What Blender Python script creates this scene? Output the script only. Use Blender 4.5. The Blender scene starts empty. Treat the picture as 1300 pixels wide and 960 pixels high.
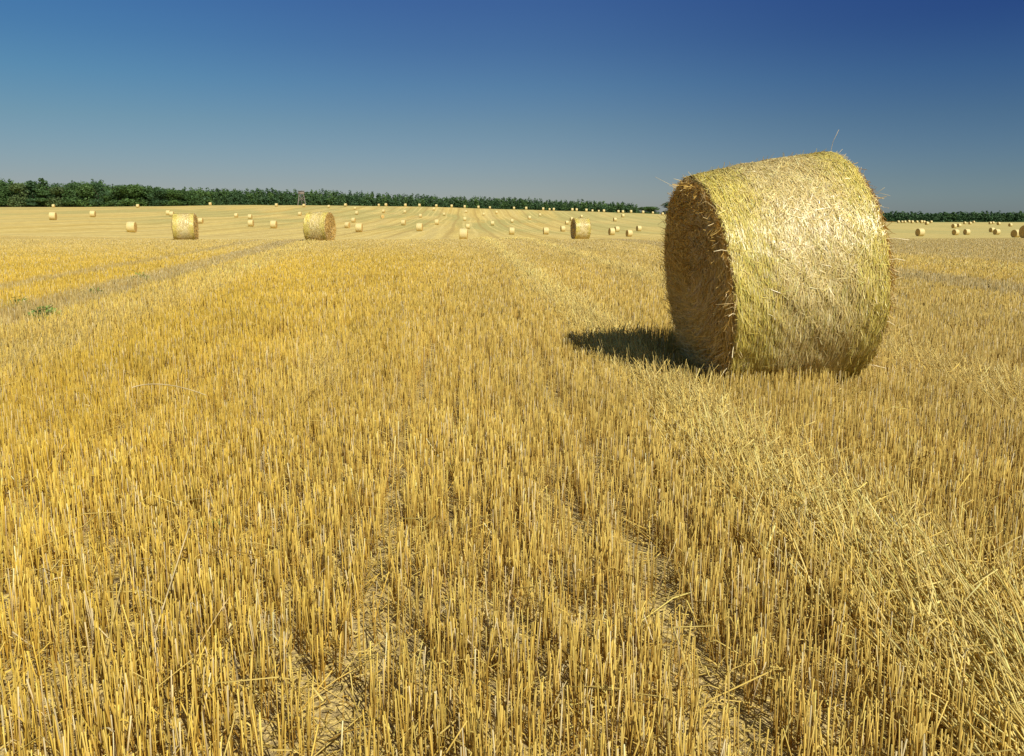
import bpy, math, numpy as np
from mathutils import Vector, Matrix
R_ = math.radians
scene = bpy.context.scene
col = scene.collection

# ------------------------------------------------------------------ camera
F = 1000.0                       # focal length in photo pixels (1300 wide)
PITCH = math.atan((435 - 283) / F)
EYE = 1.22
cd = bpy.data.cameras.new("camera")
cam = bpy.data.objects.new("camera", cd)
col.objects.link(cam)
cam.location = (0, 0, EYE)
cam.rotation_euler = (math.pi / 2 - PITCH, 0, 0)
cd.sensor_fit = 'HORIZONTAL'
cd.sensor_width = 36.0
cd.lens = 36.0 * F / 1300.0
cd.shift_y = -45.0 / 1300.0
cd.clip_start = 0.05
cd.clip_end = 20000
scene.camera = cam
scene.view_settings.view_transform = 'Standard'
scene.view_settings.look = 'None'
scene.view_settings.exposure = 0.12
scene.view_settings.gamma = 1.0
scene.view_settings.use_curve_mapping = False

# ------------------------------------------------------------------ sun and sky
SUN_EL = R_(44)
SH_AZ = R_(56)                   # shadows run from -x towards +y
sdir = Vector((math.cos(SH_AZ) * math.cos(SUN_EL), -math.sin(SH_AZ) * math.cos(SUN_EL), math.sin(SUN_EL)))
sl = bpy.data.lights.new("sun", 'SUN')
sl.energy = 5.0
sl.angle = R_(0.5)
sl.color = (1.0, 0.955, 0.84)
sun = bpy.data.objects.new("sun", sl)
col.objects.link(sun)
sun.rotation_euler = sdir.to_track_quat('Z', 'Y').to_euler()

world = bpy.data.worlds.new("World")
scene.world = world
world.use_nodes = True
wt = world.node_tree
wt.nodes.clear()
wo = wt.nodes.new('ShaderNodeOutputWorld')
wb = wt.nodes.new('ShaderNodeBackground')
sky = wt.nodes.new('ShaderNodeTexSky')
sky.sky_type = 'NISHITA'
sky.sun_disc = False
sky.sun_elevation = SUN_EL
sky.sun_rotation = math.atan2(sdir.x, sdir.y)
sky.air_density = 1.0
sky.dust_density = 0.6
sky.ozone_density = 2.0
sky.altitude = 100
# a polarising filter deepens the sky in view: per-elevation and per-side filter factor
tc = wt.nodes.new('ShaderNodeTexCoord')
sp = wt.nodes.new('ShaderNodeSeparateXYZ')
wt.links.new(tc.outputs['Generated'], sp.inputs[0])
rz = wt.nodes.new('ShaderNodeValToRGB')
wt.links.new(sp.outputs['Z'], rz.inputs[0])
SKY_Z = [(0.0, (0.63, 0.63, 0.75)), (0.051, (0.534, 0.56, 0.64)), (0.117, (0.43, 0.535, 0.61)), (0.163, (0.345, 0.51, 0.645)),
         (0.206, (0.287, 0.454, 0.655)), (0.255, (0.255, 0.418, 0.686)), (0.42, (0.62, 0.62, 0.62)), (1.0, (1.0, 0.85, 0.65))]  # overhead stops, out of view, raised and warmed as added fill light
rz.color_ramp.elements[0].position = SKY_Z[0][0]
rz.color_ramp.elements[0].color = (*SKY_Z[0][1], 1)
rz.color_ramp.elements[1].position = 1.0
rz.color_ramp.elements[1].color = (*SKY_Z[-1][1], 1)
for p, c in SKY_Z[1:-1]:
    e = rz.color_ramp.elements.new(p)
    e.color = (*c, 1)
xm = wt.nodes.new('ShaderNodeMath'); xm.operation = 'MULTIPLY_ADD'
wt.links.new(sp.outputs['X'], xm.inputs[0]); xm.inputs[1].default_value = 0.5; xm.inputs[2].default_value = 0.5
side = []
for lft, rgt in (((0.88, 0.84, 0.84), (0.60, 0.74, 0.83)), ((0.87, 1.05, 0.97), (0.40, 0.48, 0.69))):   # near the horizon, high up
    rx = wt.nodes.new('ShaderNodeValToRGB')
    rx.color_ramp.interpolation = 'EASE'
    wt.links.new(xm.outputs[0], rx.inputs[0])
    rx.color_ramp.elements[0].position = 0.22
    rx.color_ramp.elements[0].color = (*lft, 1)
    rx.color_ramp.elements[1].position = 0.78
    rx.color_ramp.elements[1].color = (*rgt, 1)
    e = rx.color_ramp.elements.new(0.48)
    e.color = (0.896, 0.896, 0.896, 1)
    side.append(rx)
zr = wt.nodes.new('ShaderNodeMapRange')
zr.inputs['From Min'].default_value = 0.03; zr.inputs['From Max'].default_value = 0.22
wt.links.new(sp.outputs['Z'], zr.inputs['Value'])
rx = wt.nodes.new('ShaderNodeMix'); rx.data_type = 'RGBA'
wt.links.new(zr.outputs[0], rx.inputs[0]); wt.links.new(side[0].outputs[0], rx.inputs[6]); wt.links.new(side[1].outputs[0], rx.inputs[7])
m1 = wt.nodes.new('ShaderNodeVectorMath'); m1.operation = 'MULTIPLY'
m2 = wt.nodes.new('ShaderNodeVectorMath'); m2.operation = 'MULTIPLY'
wt.links.new(sky.outputs[0], m1.inputs[0])
wt.links.new(rz.outputs[0], m1.inputs[1])
wt.links.new(m1.outputs[0], m2.inputs[0])
wt.links.new(rx.outputs[2], m2.inputs[1])
wt.links.new(m2.outputs[0], wb.inputs[0])
wb.inputs[1].default_value = 0.092
wt.links.new(wb.outputs[0], wo.inputs[0])


# ------------------------------------------------------------------ helpers
def tag(o, label=None, cat=None, group=None, kind=None):
    if label: o["label"] = label
    if cat: o["category"] = cat
    if group: o["group"] = group
    if kind: o["kind"] = kind
    return o


def empty(name, loc, rot=(0, 0, 0)):
    o = bpy.data.objects.new(name, None)
    o.empty_display_size = 0.3
    o.location = loc
    o.rotation_euler = rot
    col.objects.link(o)
    return o


def mesh(name, V, faces, colors=None, smooth=False):
    """faces: list of index arrays, each (n, k)"""
    me = bpy.data.meshes.new(name)
    V = np.asarray(V, dtype=np.float32)
    me.vertices.add(len(V))
    me.vertices.foreach_set("co", V.ravel())
    loops = np.concatenate([f.ravel() for f in faces]).astype(np.int32)
    tot = np.concatenate([np.full(len(f), f.shape[1], dtype=np.int32) for f in faces])
    start = np.concatenate([[0], np.cumsum(tot)[:-1]]).astype(np.int32)
    me.loops.add(len(loops))
    me.loops.foreach_set("vertex_index", loops)
    me.polygons.add(len(tot))
    me.polygons.foreach_set("loop_start", start)
    me.polygons.foreach_set("loop_total", tot)
    if smooth:
        me.polygons.foreach_set("use_smooth", np.ones(len(tot), dtype=bool))
    me.update(calc_edges=True)
    if colors is not None:
        a = me.color_attributes.new("col", 'FLOAT_COLOR', 'POINT')
        c = np.ones((len(V), 4), dtype=np.float32)
        c[:, :3] = colors
        a.data.foreach_set("color", c.ravel())
    return me


def link(name, me, mats, parent=None):
    o = bpy.data.objects.new(name, me)
    col.objects.link(o)
    for m in (mats if isinstance(mats, (list, tuple)) else [mats]):
        if m and len(me.materials) < (len(mats) if isinstance(mats, (list, tuple)) else 1):
            me.materials.append(m)
    if parent: o.parent = parent
    return o


def norm(a):
    return a / np.maximum(np.linalg.norm(a, axis=-1, keepdims=True), 1e-9)


def tubes(P, rad, S=3, cap=True):
    """P (N,K,3) centre lines, rad (N,K): prisms with S sides"""
    N, K, _ = P.shape
    T = norm(P[:, -1] - P[:, 0])
    ref = np.where(np.abs(T[:, 2:3]) > 0.9, np.array([[1., 0, 0]]), np.array([[0, 0, 1.]]))
    A = norm(np.cross(T, ref)); B = np.cross(T, A)
    ph = (np.arange(S) / S * 2 * np.pi)[None, None, :]
    off = np.linspace(0, 6.28 * 37.3, N)[:, None, None]
    c, s = np.cos(ph + off), np.sin(ph + off)
    V = P[:, :, None, :] + rad[:, :, None, None] * (c[..., None] * A[:, None, None, :] + s[..., None] * B[:, None, None, :])
    idx = np.arange(N * K * S).reshape(N, K, S)
    a = idx[:, :-1, :]; b = np.roll(a, -1, 2); d = idx[:, 1:, :]; e = np.roll(d, -1, 2)
    Q = np.stack([a, b, e, d], -1).reshape(-1, 4)
    fs = [Q]
    if cap: fs.append(idx[:, -1, :].reshape(-1, S))
    return V.reshape(-1, 3), fs


def ribbons(P, side, w):
    """P (N,K,3), side (N,3) or (N,K,3), w (N,K)"""
    N, K, _ = P.shape
    if side.ndim == 2: side = side[:, None, :]
    V = np.stack([P - side * w[..., None] / 2, P + side * w[..., None] / 2], 2)
    idx = np.arange(N * K * 2).reshape(N, K, 2)
    Q = np.stack([idx[:, :-1, 0], idx[:, :-1, 1], idx[:, 1:, 1], idx[:, 1:, 0]], -1).reshape(-1, 4)
    return V.reshape(-1, 3), [Q]


def merge(parts):
    Vs, fs, Cs, n = [], [], [], 0
    for V, f, C in parts:
        Vs.append(V); Cs.append(C)
        fs += [x + n for x in f]
        n += len(V)
    return np.concatenate(Vs), fs, np.concatenate(Cs)


def vnoise(x, y, seed=0):
    """smooth value noise on plain arrays"""
    r = np.random.default_rng(seed).random((64, 64))
    xi, yi = np.floor(x).astype(int), np.floor(y).astype(int)
    fx, fy = x - xi, y - yi
    fx = fx * fx * (3 - 2 * fx); fy = fy * fy * (3 - 2 * fy)
    g = lambda i, j: r[i % 64, j % 64]
    return (g(xi, yi) * (1 - fx) * (1 - fy) + g(xi + 1, yi) * fx * (1 - fy) + g(xi, yi + 1) * (1 - fx) * fy + g(xi + 1, yi + 1) * fx * fy)


def fbm(x, y, seed=0, o=3):
    s = 0; a = 0.5; t = 0
    for k in range(o):
        s = s + a * vnoise(x * 2 ** k, y * 2 ** k, seed + k); t += a; a *= 0.5
    return s / t


class NT:
    def __init__(self, name):
        self.m = bpy.data.materials.new(name)
        self.m.use_nodes = True
        self.t = self.m.node_tree
        self.t.nodes.clear()
        self.out = self.t.nodes.new('ShaderNodeOutputMaterial')
        self.p = self.t.nodes.new('ShaderNodeBsdfPrincipled')
        self.t.links.new(self.p.outputs[0], self.out.inputs[0])

    def n(self, typ, **kw):
        x = self.t.nodes.new(typ)
        for k, v in kw.items(): setattr(x, k, v)
        return x

    def l(self, a, b): self.t.links.new(a, b)

    def val(self, inp, v):
        if hasattr(v, 'is_output') or hasattr(v, 'links'): self.l(v, inp)
        else: inp.default_value = v

    def math(self, op, a, b=0.0, c=None, clamp=False):
        x = self.n('ShaderNodeMath', operation=op, use_clamp=clamp)
        self.val(x.inputs[0], a); self.val(x.inputs[1], b)
        if c is not None: self.val(x.inputs[2], c)
        return x.outputs[0]

    def mix(self, f, a, b, mode='MIX'):
        x = self.n('ShaderNodeMix', data_type='RGBA', blend_type=mode)
        self.val(x.inputs[0], f)
        for i, v in ((6, a), (7, b)):
            if isinstance(v, tuple): x.inputs[i].default_value = (*v, 1)
            else: self.l(v, x.inputs[i])
        return x.outputs[2]

    def noise(self, vec, scale, detail=3, rough=0.5, dist=0.0):
        x = self.n('ShaderNodeTexNoise')
        if vec is not None: self.l(vec, x.inputs['Vector'])
        x.inputs['Scale'].default_value = scale
        x.inputs['Detail'].default_value = detail
        x.inputs['Roughness'].default_value = rough
        x.inputs['Distortion'].default_value = dist
        return x.outputs['Fac']

    def ss(self, v, a, b, lo=0.0, hi=1.0):
        x = self.n('ShaderNodeMapRange', interpolation_type='SMOOTHSTEP')
        self.l(v, x.inputs['Value'])
        x.inputs['From Min'].default_value = a; x.inputs['From Max'].default_value = b
        x.inputs['To Min'].default_value = lo; x.inputs['To Max'].default_value = hi
        return x.outputs[0]

    def comb(self, x, y, z=0.0):
        c = self.n('ShaderNodeCombineXYZ')
        for i, v in enumerate((x, y, z)): self.val(c.inputs[i], v)
        return c.outputs[0]

    def bump(self, h, strength, dist):
        b = self.n('ShaderNodeBump')
        b.inputs['Strength'].default_value = strength
        b.inputs['Distance'].default_value = dist
        self.l(h, b.inputs['Height'])
        self.l(b.outputs[0], self.p.inputs['Normal'])


# ------------------------------------------------------------------ terrain
HEAD = R_(3.43)                              # the drilled rows head slightly left of straight ahead
CH, SH = math.cos(HEAD), math.sin(HEAD)
TX = [-250, 0, 100, 200, 300, 400, 530, 650, 720, 800, 860, 1000, 1150, 1300, 1500]
TD = [60, 85, 110, 140, 170, 220, 270, 330, 400, 470, 600, 900, 1500, 4000]
TY = [
    [304.7, 301, 295, 286, 279, 273, 269, 265.5, 263.5, 263, 264, 268, 275, 282],
    [304.7, 301, 295, 286, 279, 273, 269, 265.5, 263.5, 263, 264, 268, 275, 282],
    [304.7, 302, 297, 289, 281, 274, 270, 266, 263.5, 263, 264, 268, 275, 282],
    [305.2, 303.5, 300, 294, 288, 278, 271, 266.5, 263, 262, 263.5, 268, 275, 282],
    [305.2, 305, 302, 295, 289, 281, 275.5, 269, 262.5, 260.5, 264, 269, 275, 282],
    [305.2, 305.5, 303, 297, 292, 284.5, 279, 272, 264.5, 261, 265, 270, 276, 282],
    [305.2, 305.5, 304, 297.5, 293.5, 288, 282.5, 277, 270.5, 262.5, 268, 272, 277, 282],
    [304.7, 305.5, 304.5, 301.5, 298, 292.5, 288, 282.5, 275, 266, 270, 274, 278, 282.3],
    [304.7, 305, 304.3, 302, 299.5, 294.8, 289.5, 283.5, 277, 268, 272, 275, 279, 282.5],
    [304.2, 304.5, 303.5, 302, 300, 295.3, 290, 284, 277, 270.5, 273, 276, 280, 282.6],
    [304.2, 304.5, 303.5, 302, 300, 296, 290, 284, 278, 273, 275, 278, 281, 282.7],
    [303.7, 303.5, 303.5, 303, 301, 297, 293, 289, 285, 281, 281, 281.5, 282, 282.8],
    [303.7, 303, 303.5, 302.5, 300.5, 296.5, 293, 289, 286, 283.3, 282.5, 282, 282, 282.8],
    [303.7, 302.5, 302.8, 301.5, 300, 296, 292.5, 289, 286.5, 284, 282.5, 282, 282, 282.8],
    [303.7, 302.5, 302.8, 301.5, 300, 296, 292.5, 289, 286.5, 284, 282.5, 282, 282, 282.8]]


def k_of_y(y):      # photo row -> rise per metre of depth
    return np.tan(np.arctan((435.0 - np.asarray(y, float)) / F) - PITCH)


Tt = (np.array(TX) - 650.0) / F * math.cos(PITCH)
Tz = k_of_y(TY) * np.array(TD)[None, :] + EYE                # ground height table
Tl = np.log(np.array([2.0, 28.0, 42.0] + TD))
Tz = np.concatenate([np.zeros((len(TX), 1)), np.full((len(TX), 1), 0.04), np.full((len(TX), 1), 0.13), Tz], 1)


def cub(xs, M, x):
    """monotone-ish cubic (Catmull-Rom) interpolation of columns of M (len(xs), m)"""
    x = np.clip(x, xs[0], xs[-1])
    i = np.clip(np.searchsorted(xs, x) - 1, 0, len(xs) - 2)
    return i, (x - xs[i]) / (xs[i + 1] - xs[i])


def _slopes(xs, M):                          # PCHIP slopes along axis 1
    h = np.diff(xs); d = np.diff(M, axis=1) / h
    s = np.zeros_like(M)
    m = d[:, :-1] * d[:, 1:] > 0
    w1 = 2 * h[1:] + h[:-1]; w2 = h[1:] + 2 * h[:-1]
    with np.errstate(divide='ignore', invalid='ignore'):
        hm = (w1 + w2) / (w1 / d[:, :-1] + w2 / d[:, 1:])
    s[:, 1:-1] = np.where(m, hm, 0)
    s[:, 0] = d[:, 0]; s[:, -1] = d[:, -1]
    return s


Ts = _slopes(Tl, Tz)


def ground(x, y, micro=True):
    x = np.asarray(x, float); y = np.asarray(y, float)
    yy = np.maximum(y, 2.0)
    t = x / yy
    l = np.log(yy)
    j, b = cub(Tl, None, l)
    h = Tl[j + 1] - Tl[j]
    i, a = cub(Tt, None, t)
    a = a * a * (3 - 2 * a) * 0.5 + a * 0.5

    def row(i):
        z0, z1, s0, s1 = Tz[i, j], Tz[i, j + 1], Ts[i, j] * h, Ts[i, j + 1] * h
        b2, b3 = b * b, b * b * b
        return z0 * (2 * b3 - 3 * b2 + 1) + s0 * (b3 - 2 * b2 + b) + z1 * (3 * b2 - 2 * b3) + s1 * (b3 - b2)
    z = row(i) * (1 - a) + row(i + 1) * a
    if micro:
        fade = np.clip((30 - np.hypot(x, y)) / 20, 0, 1)
        z = z + fade * ((fbm(x * 9 + 7, y * 9 + 3, 5, 3) - 0.5) * 0.035 + (fbm(x * 0.9, y * 0.9, 9, 2) - 0.5) * 0.05)
    return z


def to_px(x, y, z):
    c, s = math.cos(PITCH), math.sin(PITCH)
    dep = y * c - (z - EYE) * s
    up = (z - EYE) * c + y * s
    return 650 + F * x / dep, 435 - F * up / dep


def place(px, py, d0, lo=0.72, hi=1.4):
    """ground spot seen at photo pixel (px,py), close to the depth the thing's size asks for"""
    d = d0 * np.linspace(lo, hi, 600)
    k = (px - 650.0) / F
    x = k * d * math.cos(PITCH)
    for _ in range(2):
        z = ground(x, d, False)
        x = k * (d * math.cos(PITCH) - (z - EYE) * math.sin(PITCH))
    _, yy = to_px(x, d, z)
    cost = ((yy - py) / 0.7) ** 2 + ((d / d0 - 1) / 0.25) ** 2
    i = int(np.argmin(cost))
    return float(x[i]), float(d[i]), float(z[i])


# rings of vertices around the viewer, out to the horizon
rings = np.concatenate([np.geomspace(0.25, 8, 150), np.geomspace(8.25, 60, 90), np.geomspace(61, 600, 170), np.geomspace(620, 9000, 40)])
az = np.radians(np.unique(np.concatenate([np.arange(-180, -60, 4.0), np.arange(-60, 60, 0.3), np.arange(60, 180, 4.0)])))
RR, AA = np.meshgrid(rings, az, indexing='ij')
GX, GY = RR * np.sin(AA), RR * np.cos(AA)
GZ = ground(GX, GY)
V = np.stack([GX, GY, GZ], -1).reshape(-1, 3)
ni, nj = RR.shape
idx = np.arange(ni * nj).reshape(ni, nj)
a = idx[:-1, :]; b = np.roll(idx, -1, 1)[:-1, :]; c = np.roll(idx, -1, 1)[1:, :]; d = idx[1:, :]
Q = np.stack([a, d, c, b], -1).reshape(-1, 4)
V = np.vstack([V, [[0, 0, float(ground(0.0, 0.0))]]])
hub = np.stack([idx[0], np.roll(idx[0], -1), np.full(nj, len(V) - 1)], -1)[:, ::-1]

M = NT("field_soil_and_stubble")
g = M.n('ShaderNodeNewGeometry')
s3 = M.n('ShaderNodeSeparateXYZ'); M.l(g.outputs['Position'], s3.inputs[0])
px_, py_ = s3.outputs[0], s3.outputs[1]
u = M.math('ADD', M.math('MULTIPLY', px_, CH), M.math('MULTIPLY', py_, SH))
v = M.math('SUBTRACT', M.math('MULTIPLY', py_, CH), M.math('MULTIPLY', px_, SH))
pos = g.outputs['Position']
# near: crumbly soil with chaff
n1 = M.noise(pos, 14, 5, 0.65)
n2 = M.noise(pos, 60, 4, 0.6)
n3 = M.noise(pos, 190, 3, 0.6)
soil = M.mix(M.ss(n1, .35, .65), (0.24, 0.175, 0.075), (0.44, 0.335, 0.15))
soil = M.mix(M.ss(n2, .44, .60), soil, (0.64, 0.48, 0.16))
soil = M.mix(M.ss(n3, .56, .64, 0, .7), soil, (0.74, 0.58, 0.24))
trk = M.math('MAXIMUM', M.ss(M.math('ABSOLUTE', M.math('SUBTRACT', u, 1.42)), .18, .34, 1, 0), M.ss(M.math('ABSOLUTE', M.math('SUBTRACT', u, 3.8)), .25, .5, 1, 0))
soil = M.mix(M.math('MULTIPLY', trk, M.ss(n1, .3, .55, .35, .95)), soil, (0.90, 0.68, 0.22))
# far: cut straw in long strips along the rows
wob = M.math('MULTIPLY', M.math('SUBTRACT', M.noise(M.comb(M.math('MULTIPLY', u, .004), M.math('MULTIPLY', v, .006)), 1, 2), .5), 6.0)
uw = M.math('ADD', u, wob)
strip = M.noise(M.comb(M.math('MULTIPLY', uw, .16), M.math('MULTIPLY', v, .004)), 1, 2, .5)
strip2 = M.noise(M.comb(M.math('MULTIPLY', uw, .55), M.math('MULTIPLY', v, .012), 4.0), 1, 3, .6)
green = M.noise(M.comb(M.math('MULTIPLY', uw, .05), M.math('MULTIPLY', v, .011), 9.0), 1, 3, .55)
fine = M.noise(M.comb(M.math('MULTIPLY', uw, 2.2), M.math('MULTIPLY', v, .25), 2.0), 1, 4, .65)
far = M.mix(M.ss(strip, .36, .64), (0.62, 0.45, 0.12), (0.68, 0.54, 0.20))
far = M.mix(M.ss(strip2, .42, .66, 0, .75), far, (0.84, 0.65, 0.20))
gm = M.ss(v, 150, 230)
far = M.mix(M.math('MULTIPLY', M.ss(green, .42, .58, 0, .85), gm), far, (0.42, 0.41, 0.14))
# paired wheel lines, one pair per working width
wv = M.math('PINGPONG', M.math('ADD', uw, 403.4), 4.4)
l1 = M.ss(M.math('ABSOLUTE', M.math('SUBTRACT', wv, 1.2)), .22, .55, 1, 0)
far = M.mix(M.math('MULTIPLY', M.math('MULTIPLY', l1, M.ss(strip2, .3, .6, .2, 1)), .55), far, (0.92, 0.74, 0.28))
sd = M.ss(M.math('ABSOLUTE', M.math('SUBTRACT', wv, 4.3)), .1, .7, 1, 0)
far = M.mix(M.math('MULTIPLY', sd, .5), far, (0.36, 0.24, 0.07))
far = M.mix(M.ss(fine, .3, .7, .35, 0), far, (0.34, 0.23, 0.08))
grn = M.noise(pos, .55, 5, .75)
far = M.mix(M.ss(grn, .38, .60, .32, 0), far, (0.42, 0.29, 0.09))
far = M.mix(M.ss(grn, .50, .70, 0, .35), far, (0.86, 0.70, 0.30))
far = M.mix(M.math('MULTIPLY', M.ss(u, 25, 90), .40), far, (0.46, 0.41, 0.16))
rr = M.math('SQRT', M.math('ADD', M.math('MULTIPLY', px_, px_), M.math('MULTIPLY', py_, py_)))
gr2 = M.noise(M.comb(M.math('MULTIPLY', u, 3.0), M.math('MULTIPLY', v, .9), 5.0), 1, 5, .7)
far = M.mix(M.ss(gr2, .42, .60, .20, 0), far, (0.40, 0.28, 0.09))
midc = M.mix(M.ss(gr2, .36, .62), (0.50, 0.38, 0.13), (0.78, 0.62, 0.25))
far = M.mix(M.ss(rr, 78, 135, .9, 0), far, midc)
base = M.mix(M.ss(rr, 14, 40), soil, far)
# meadow and plough beyond the wood
base = M.mix(M.ss(rr, 650, 900), base, (0.20, 0.24, 0.08))
M.l(base, M.p.inputs['Base Color'])
M.p.inputs['Roughness'].default_value = 0.95
M.p.inputs['Specular IOR Level'].default_value = 0.15
hh = M.math('ADD', M.math('MULTIPLY', n1, 1.0), M.math('MULTIPLY', n2, .6))
M.bump(hh, 0.9, 0.03)
fld = link("field", mesh("field", V, [Q, hub], smooth=True), M.m)
tag(fld, kind="structure")

# ------------------------------------------------------------------ straw materials


def straw_mat(name, rough=0.5, spec=0.35, trans=0.0):
    M = NT(name)
    at = M.n('ShaderNodeVertexColor'); at.layer_name = "col"
    M.l(at.outputs[0], M.p.inputs['Base Color'])
    M.p.inputs['Roughness'].default_value = rough
    M.p.inputs['Specular IOR Level'].default_value = spec
    if trans:
        tr = M.n('ShaderNodeBsdfTranslucent'); M.l(at.outputs[0], tr.inputs[0])
        mx = M.n('ShaderNodeMixShader'); mx.inputs[0].default_value = trans
        M.l(M.p.outputs[0], mx.inputs[1]); M.l(tr.outputs[0], mx.inputs[2]); M.l(mx.outputs[0], M.out.inputs[0])
    return M.m


m_stub = straw_mat("dry_stubble_straw", 0.7, 0.08, 0.25)
m_straw = straw_mat("glossy_baled_straw", 0.36, 0.55)
m_leaf = straw_mat("leaf", 0.6, 0.25, 0.2)

GOLD = np.array([0.76, 0.52, 0.058]); PALE = np.array([0.90, 0.71, 0.23]); TAN = np.array([0.68, 0.485, 0.115])
GREY = np.array([0.56, 0.44, 0.19]); BROWN = np.array([0.44, 0.27, 0.055]); WHITE = np.array([0.86, 0.76, 0.52])

BX, BY, BZ = 1.925, 6.026, EYE - 0.381      # the big bale
BYAW, BTILT = 0.089, 0.126

# ------------------------------------------------------------------ stubble
rng = np.random.default_rng(11)


def uv(x, y): return x * CH + y * SH, y * CH - x * SH
def xy(u, v): return u * CH - v * SH, v * CH + u * SH


def wpath(x, y):        # distance to the left of the edge of the old wheel strip on the left
    return (-0.985) * (x + 5.1) + (-0.174) * (y - 7.8)


def ss(x, a, b):
    t = np.clip((x - a) / (b - a), 0, 1); return t * t * (3 - 2 * t)


DENS = 2400.0
bands = np.geomspace(0.8, 92, 60)
PX, PY, PW, PN = [], [], [], []
for y0, y1 in zip(bands[:-1], bands[1:]):
    ym = (y0 + y1) / 2
    half = 0.70 * ym + 1.6
    wsc = max(1.0, ym / 5.0) ** 1.0
    n = int(DENS / 2.3 / wsc * 2 * half * (y1 - y0))
    PX.append(rng.uniform(-half, half, n)); PY.append(rng.uniform(y0, y1, n)); PW.append(np.full(n, wsc))
cx, cy, cw = map(np.concatenate, (PX, PY, PW))
cu, cv = uv(cx, cy)
ROW = 0.125
snap = np.round(cu / ROW) * ROW + 0.012 * np.sin(cv * 1.7 + np.round(cu / ROW) * 2.1)
f = np.clip((40 - cy) / 20, 0, 1)
f = np.where(rng.random(len(cu)) < 0.42, 0, f)
cu = cu * (1 - f) + (snap + rng.normal(0, 0.030, len(cu))) * f
# gaps: missing plants, thin rows
rowid = np.round(cu / ROW).astype(int)
rthin = np.random.default_rng(3).random(4001)[(rowid + 2000) % 4001]
keep = rng.random(len(cu)) < np.clip(0.66 + 0.6 * fbm(cu * 3.2, cv * 1.3, 21, 3) + 0.35 * (rthin - 0.5), 0.1, 1)
bare = fbm(cu * 2.6 + 50, cv * 1.6, 33, 2)
keep &= ~((bare > 0.76) & (rng.random(len(cu)) < 0.45) & (cy < 25))
# drill seams with fewer plants
for su in (-0.30, 0.62, -1.9, 2.75, -3.6):
    keep &= ~((np.abs(cu - su - 0.02 * np.sin(cv)) < 0.05) & (rng.random(len(cu)) < 0.75))
cu, cv, cw = cu[keep], cv[keep], cw[keep]
nt = rng.integers(1, 4, len(cu))
ii = np.repeat(np.arange(len(cu)), nt)
su = cu[ii] + rng.normal(0, 0.008, len(ii)) * np.minimum(cw[ii], 4)
sv = cv[ii] + rng.normal(0, 0.012, len(ii)) * np.minimum(cw[ii], 4)
sw = cw[ii]
x, y = xy(su, sv)
# keep clear of what the bale presses flat
bx, by = x - BX, y - BY
bt = bx * math.cos(BYAW) + by * math.sin(BYAW); bh = -bx * math.sin(BYAW) + by * math.cos(BYAW)
ok = ~((np.abs(bt) < 0.56) & (np.abs(bh) < 0.42))
x, y, su, sv, sw, ii = (q[ok] for q in (x, y, su, sv, sw, ii))
bt, bh = bt[ok], bh[ok]
N = len(x)
z = ground(x, y)
dist = np.hypot(x, y)
patch = fbm(x * 0.8, y * 0.8, 41, 3)
H = rng.normal(0.180, 0.022, N) + (patch - 0.5) * 0.06
H *= np.where(rng.random(N) < 0.16, rng.uniform(0.35, 0.8, N), 1)
H *= 1 - ss(y, 36, 74)
wl = wpath(x, y)
t1 = np.exp(-((su - 1.42 - .05 * np.sin(sv * .8)) / 0.27) ** 4) * (sv > 0)
t2 = np.exp(-((su - 3.75 - .05 * np.sin(sv * .7)) / 0.36) ** 4)
t3 = np.exp(-((su - 4.4 - 8) / 0.5) ** 4) * 0.7
te = np.exp(-((wl + 0.55) / 0.65) ** 4) * (y > 5) * 0.9
tp = np.exp(-(((x + 1.45 + 0.12 * (y - 5.6)) / 0.22) ** 2 + ((y - 5.8) / 0.9) ** 2)) * 0.8
near_b = np.exp(-(np.maximum(np.abs(bt) - 0.5, 0) / 0.1) ** 2) * ((np.abs(bh) < 0.55))
tr = np.clip(np.maximum.reduce([t1, t2, t3, te, tp]), 0, 1)
lean = np.abs(rng.normal(0, R_(4.5), N)) + np.where(rng.random(N) < 0.045, rng.uniform(R_(10), R_(50), N), 0)
rnd = rng.random(N)
hitm = rnd < np.where(te > np.maximum(t1, t2), .5, .85) * tr * (0.45 + 0.9 * fbm(su * 4, sv * 1.1, 77, 2))
lean = np.where(hitm, rng.normal(R_(56), R_(17), N), lean)
lean = np.clip(lean, 0, R_(84))
la = rng.uniform(0, 2 * np.pi, N)
hd = np.pi / 2 + HEAD
la = np.where(hitm, hd + rng.normal(0.25, 0.38, N) + np.pi * (rng.random(N) < 0.15), la)
la = np.where(hitm & (tp > 0.3), R_(60) + rng.normal(0, .25, N), la)
lean = np.where(near_b * rng.random(N) > 0.5, R_(50), lean)
Dv = np.stack([np.sin(lean) * np.cos(la), np.sin(lean) * np.sin(la), np.cos(lean)], -1)
base = np.stack([x, y, z - 0.012], -1)
H = H * (1 + 0.55 * hitm)
tip = base + Dv * H[:, None]
tip[:, 2] = np.maximum(tip[:, 2], z + 0.012)
w = rng.uniform(0.0009, 0.0019, N) * np.minimum(sw, 9)
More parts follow.
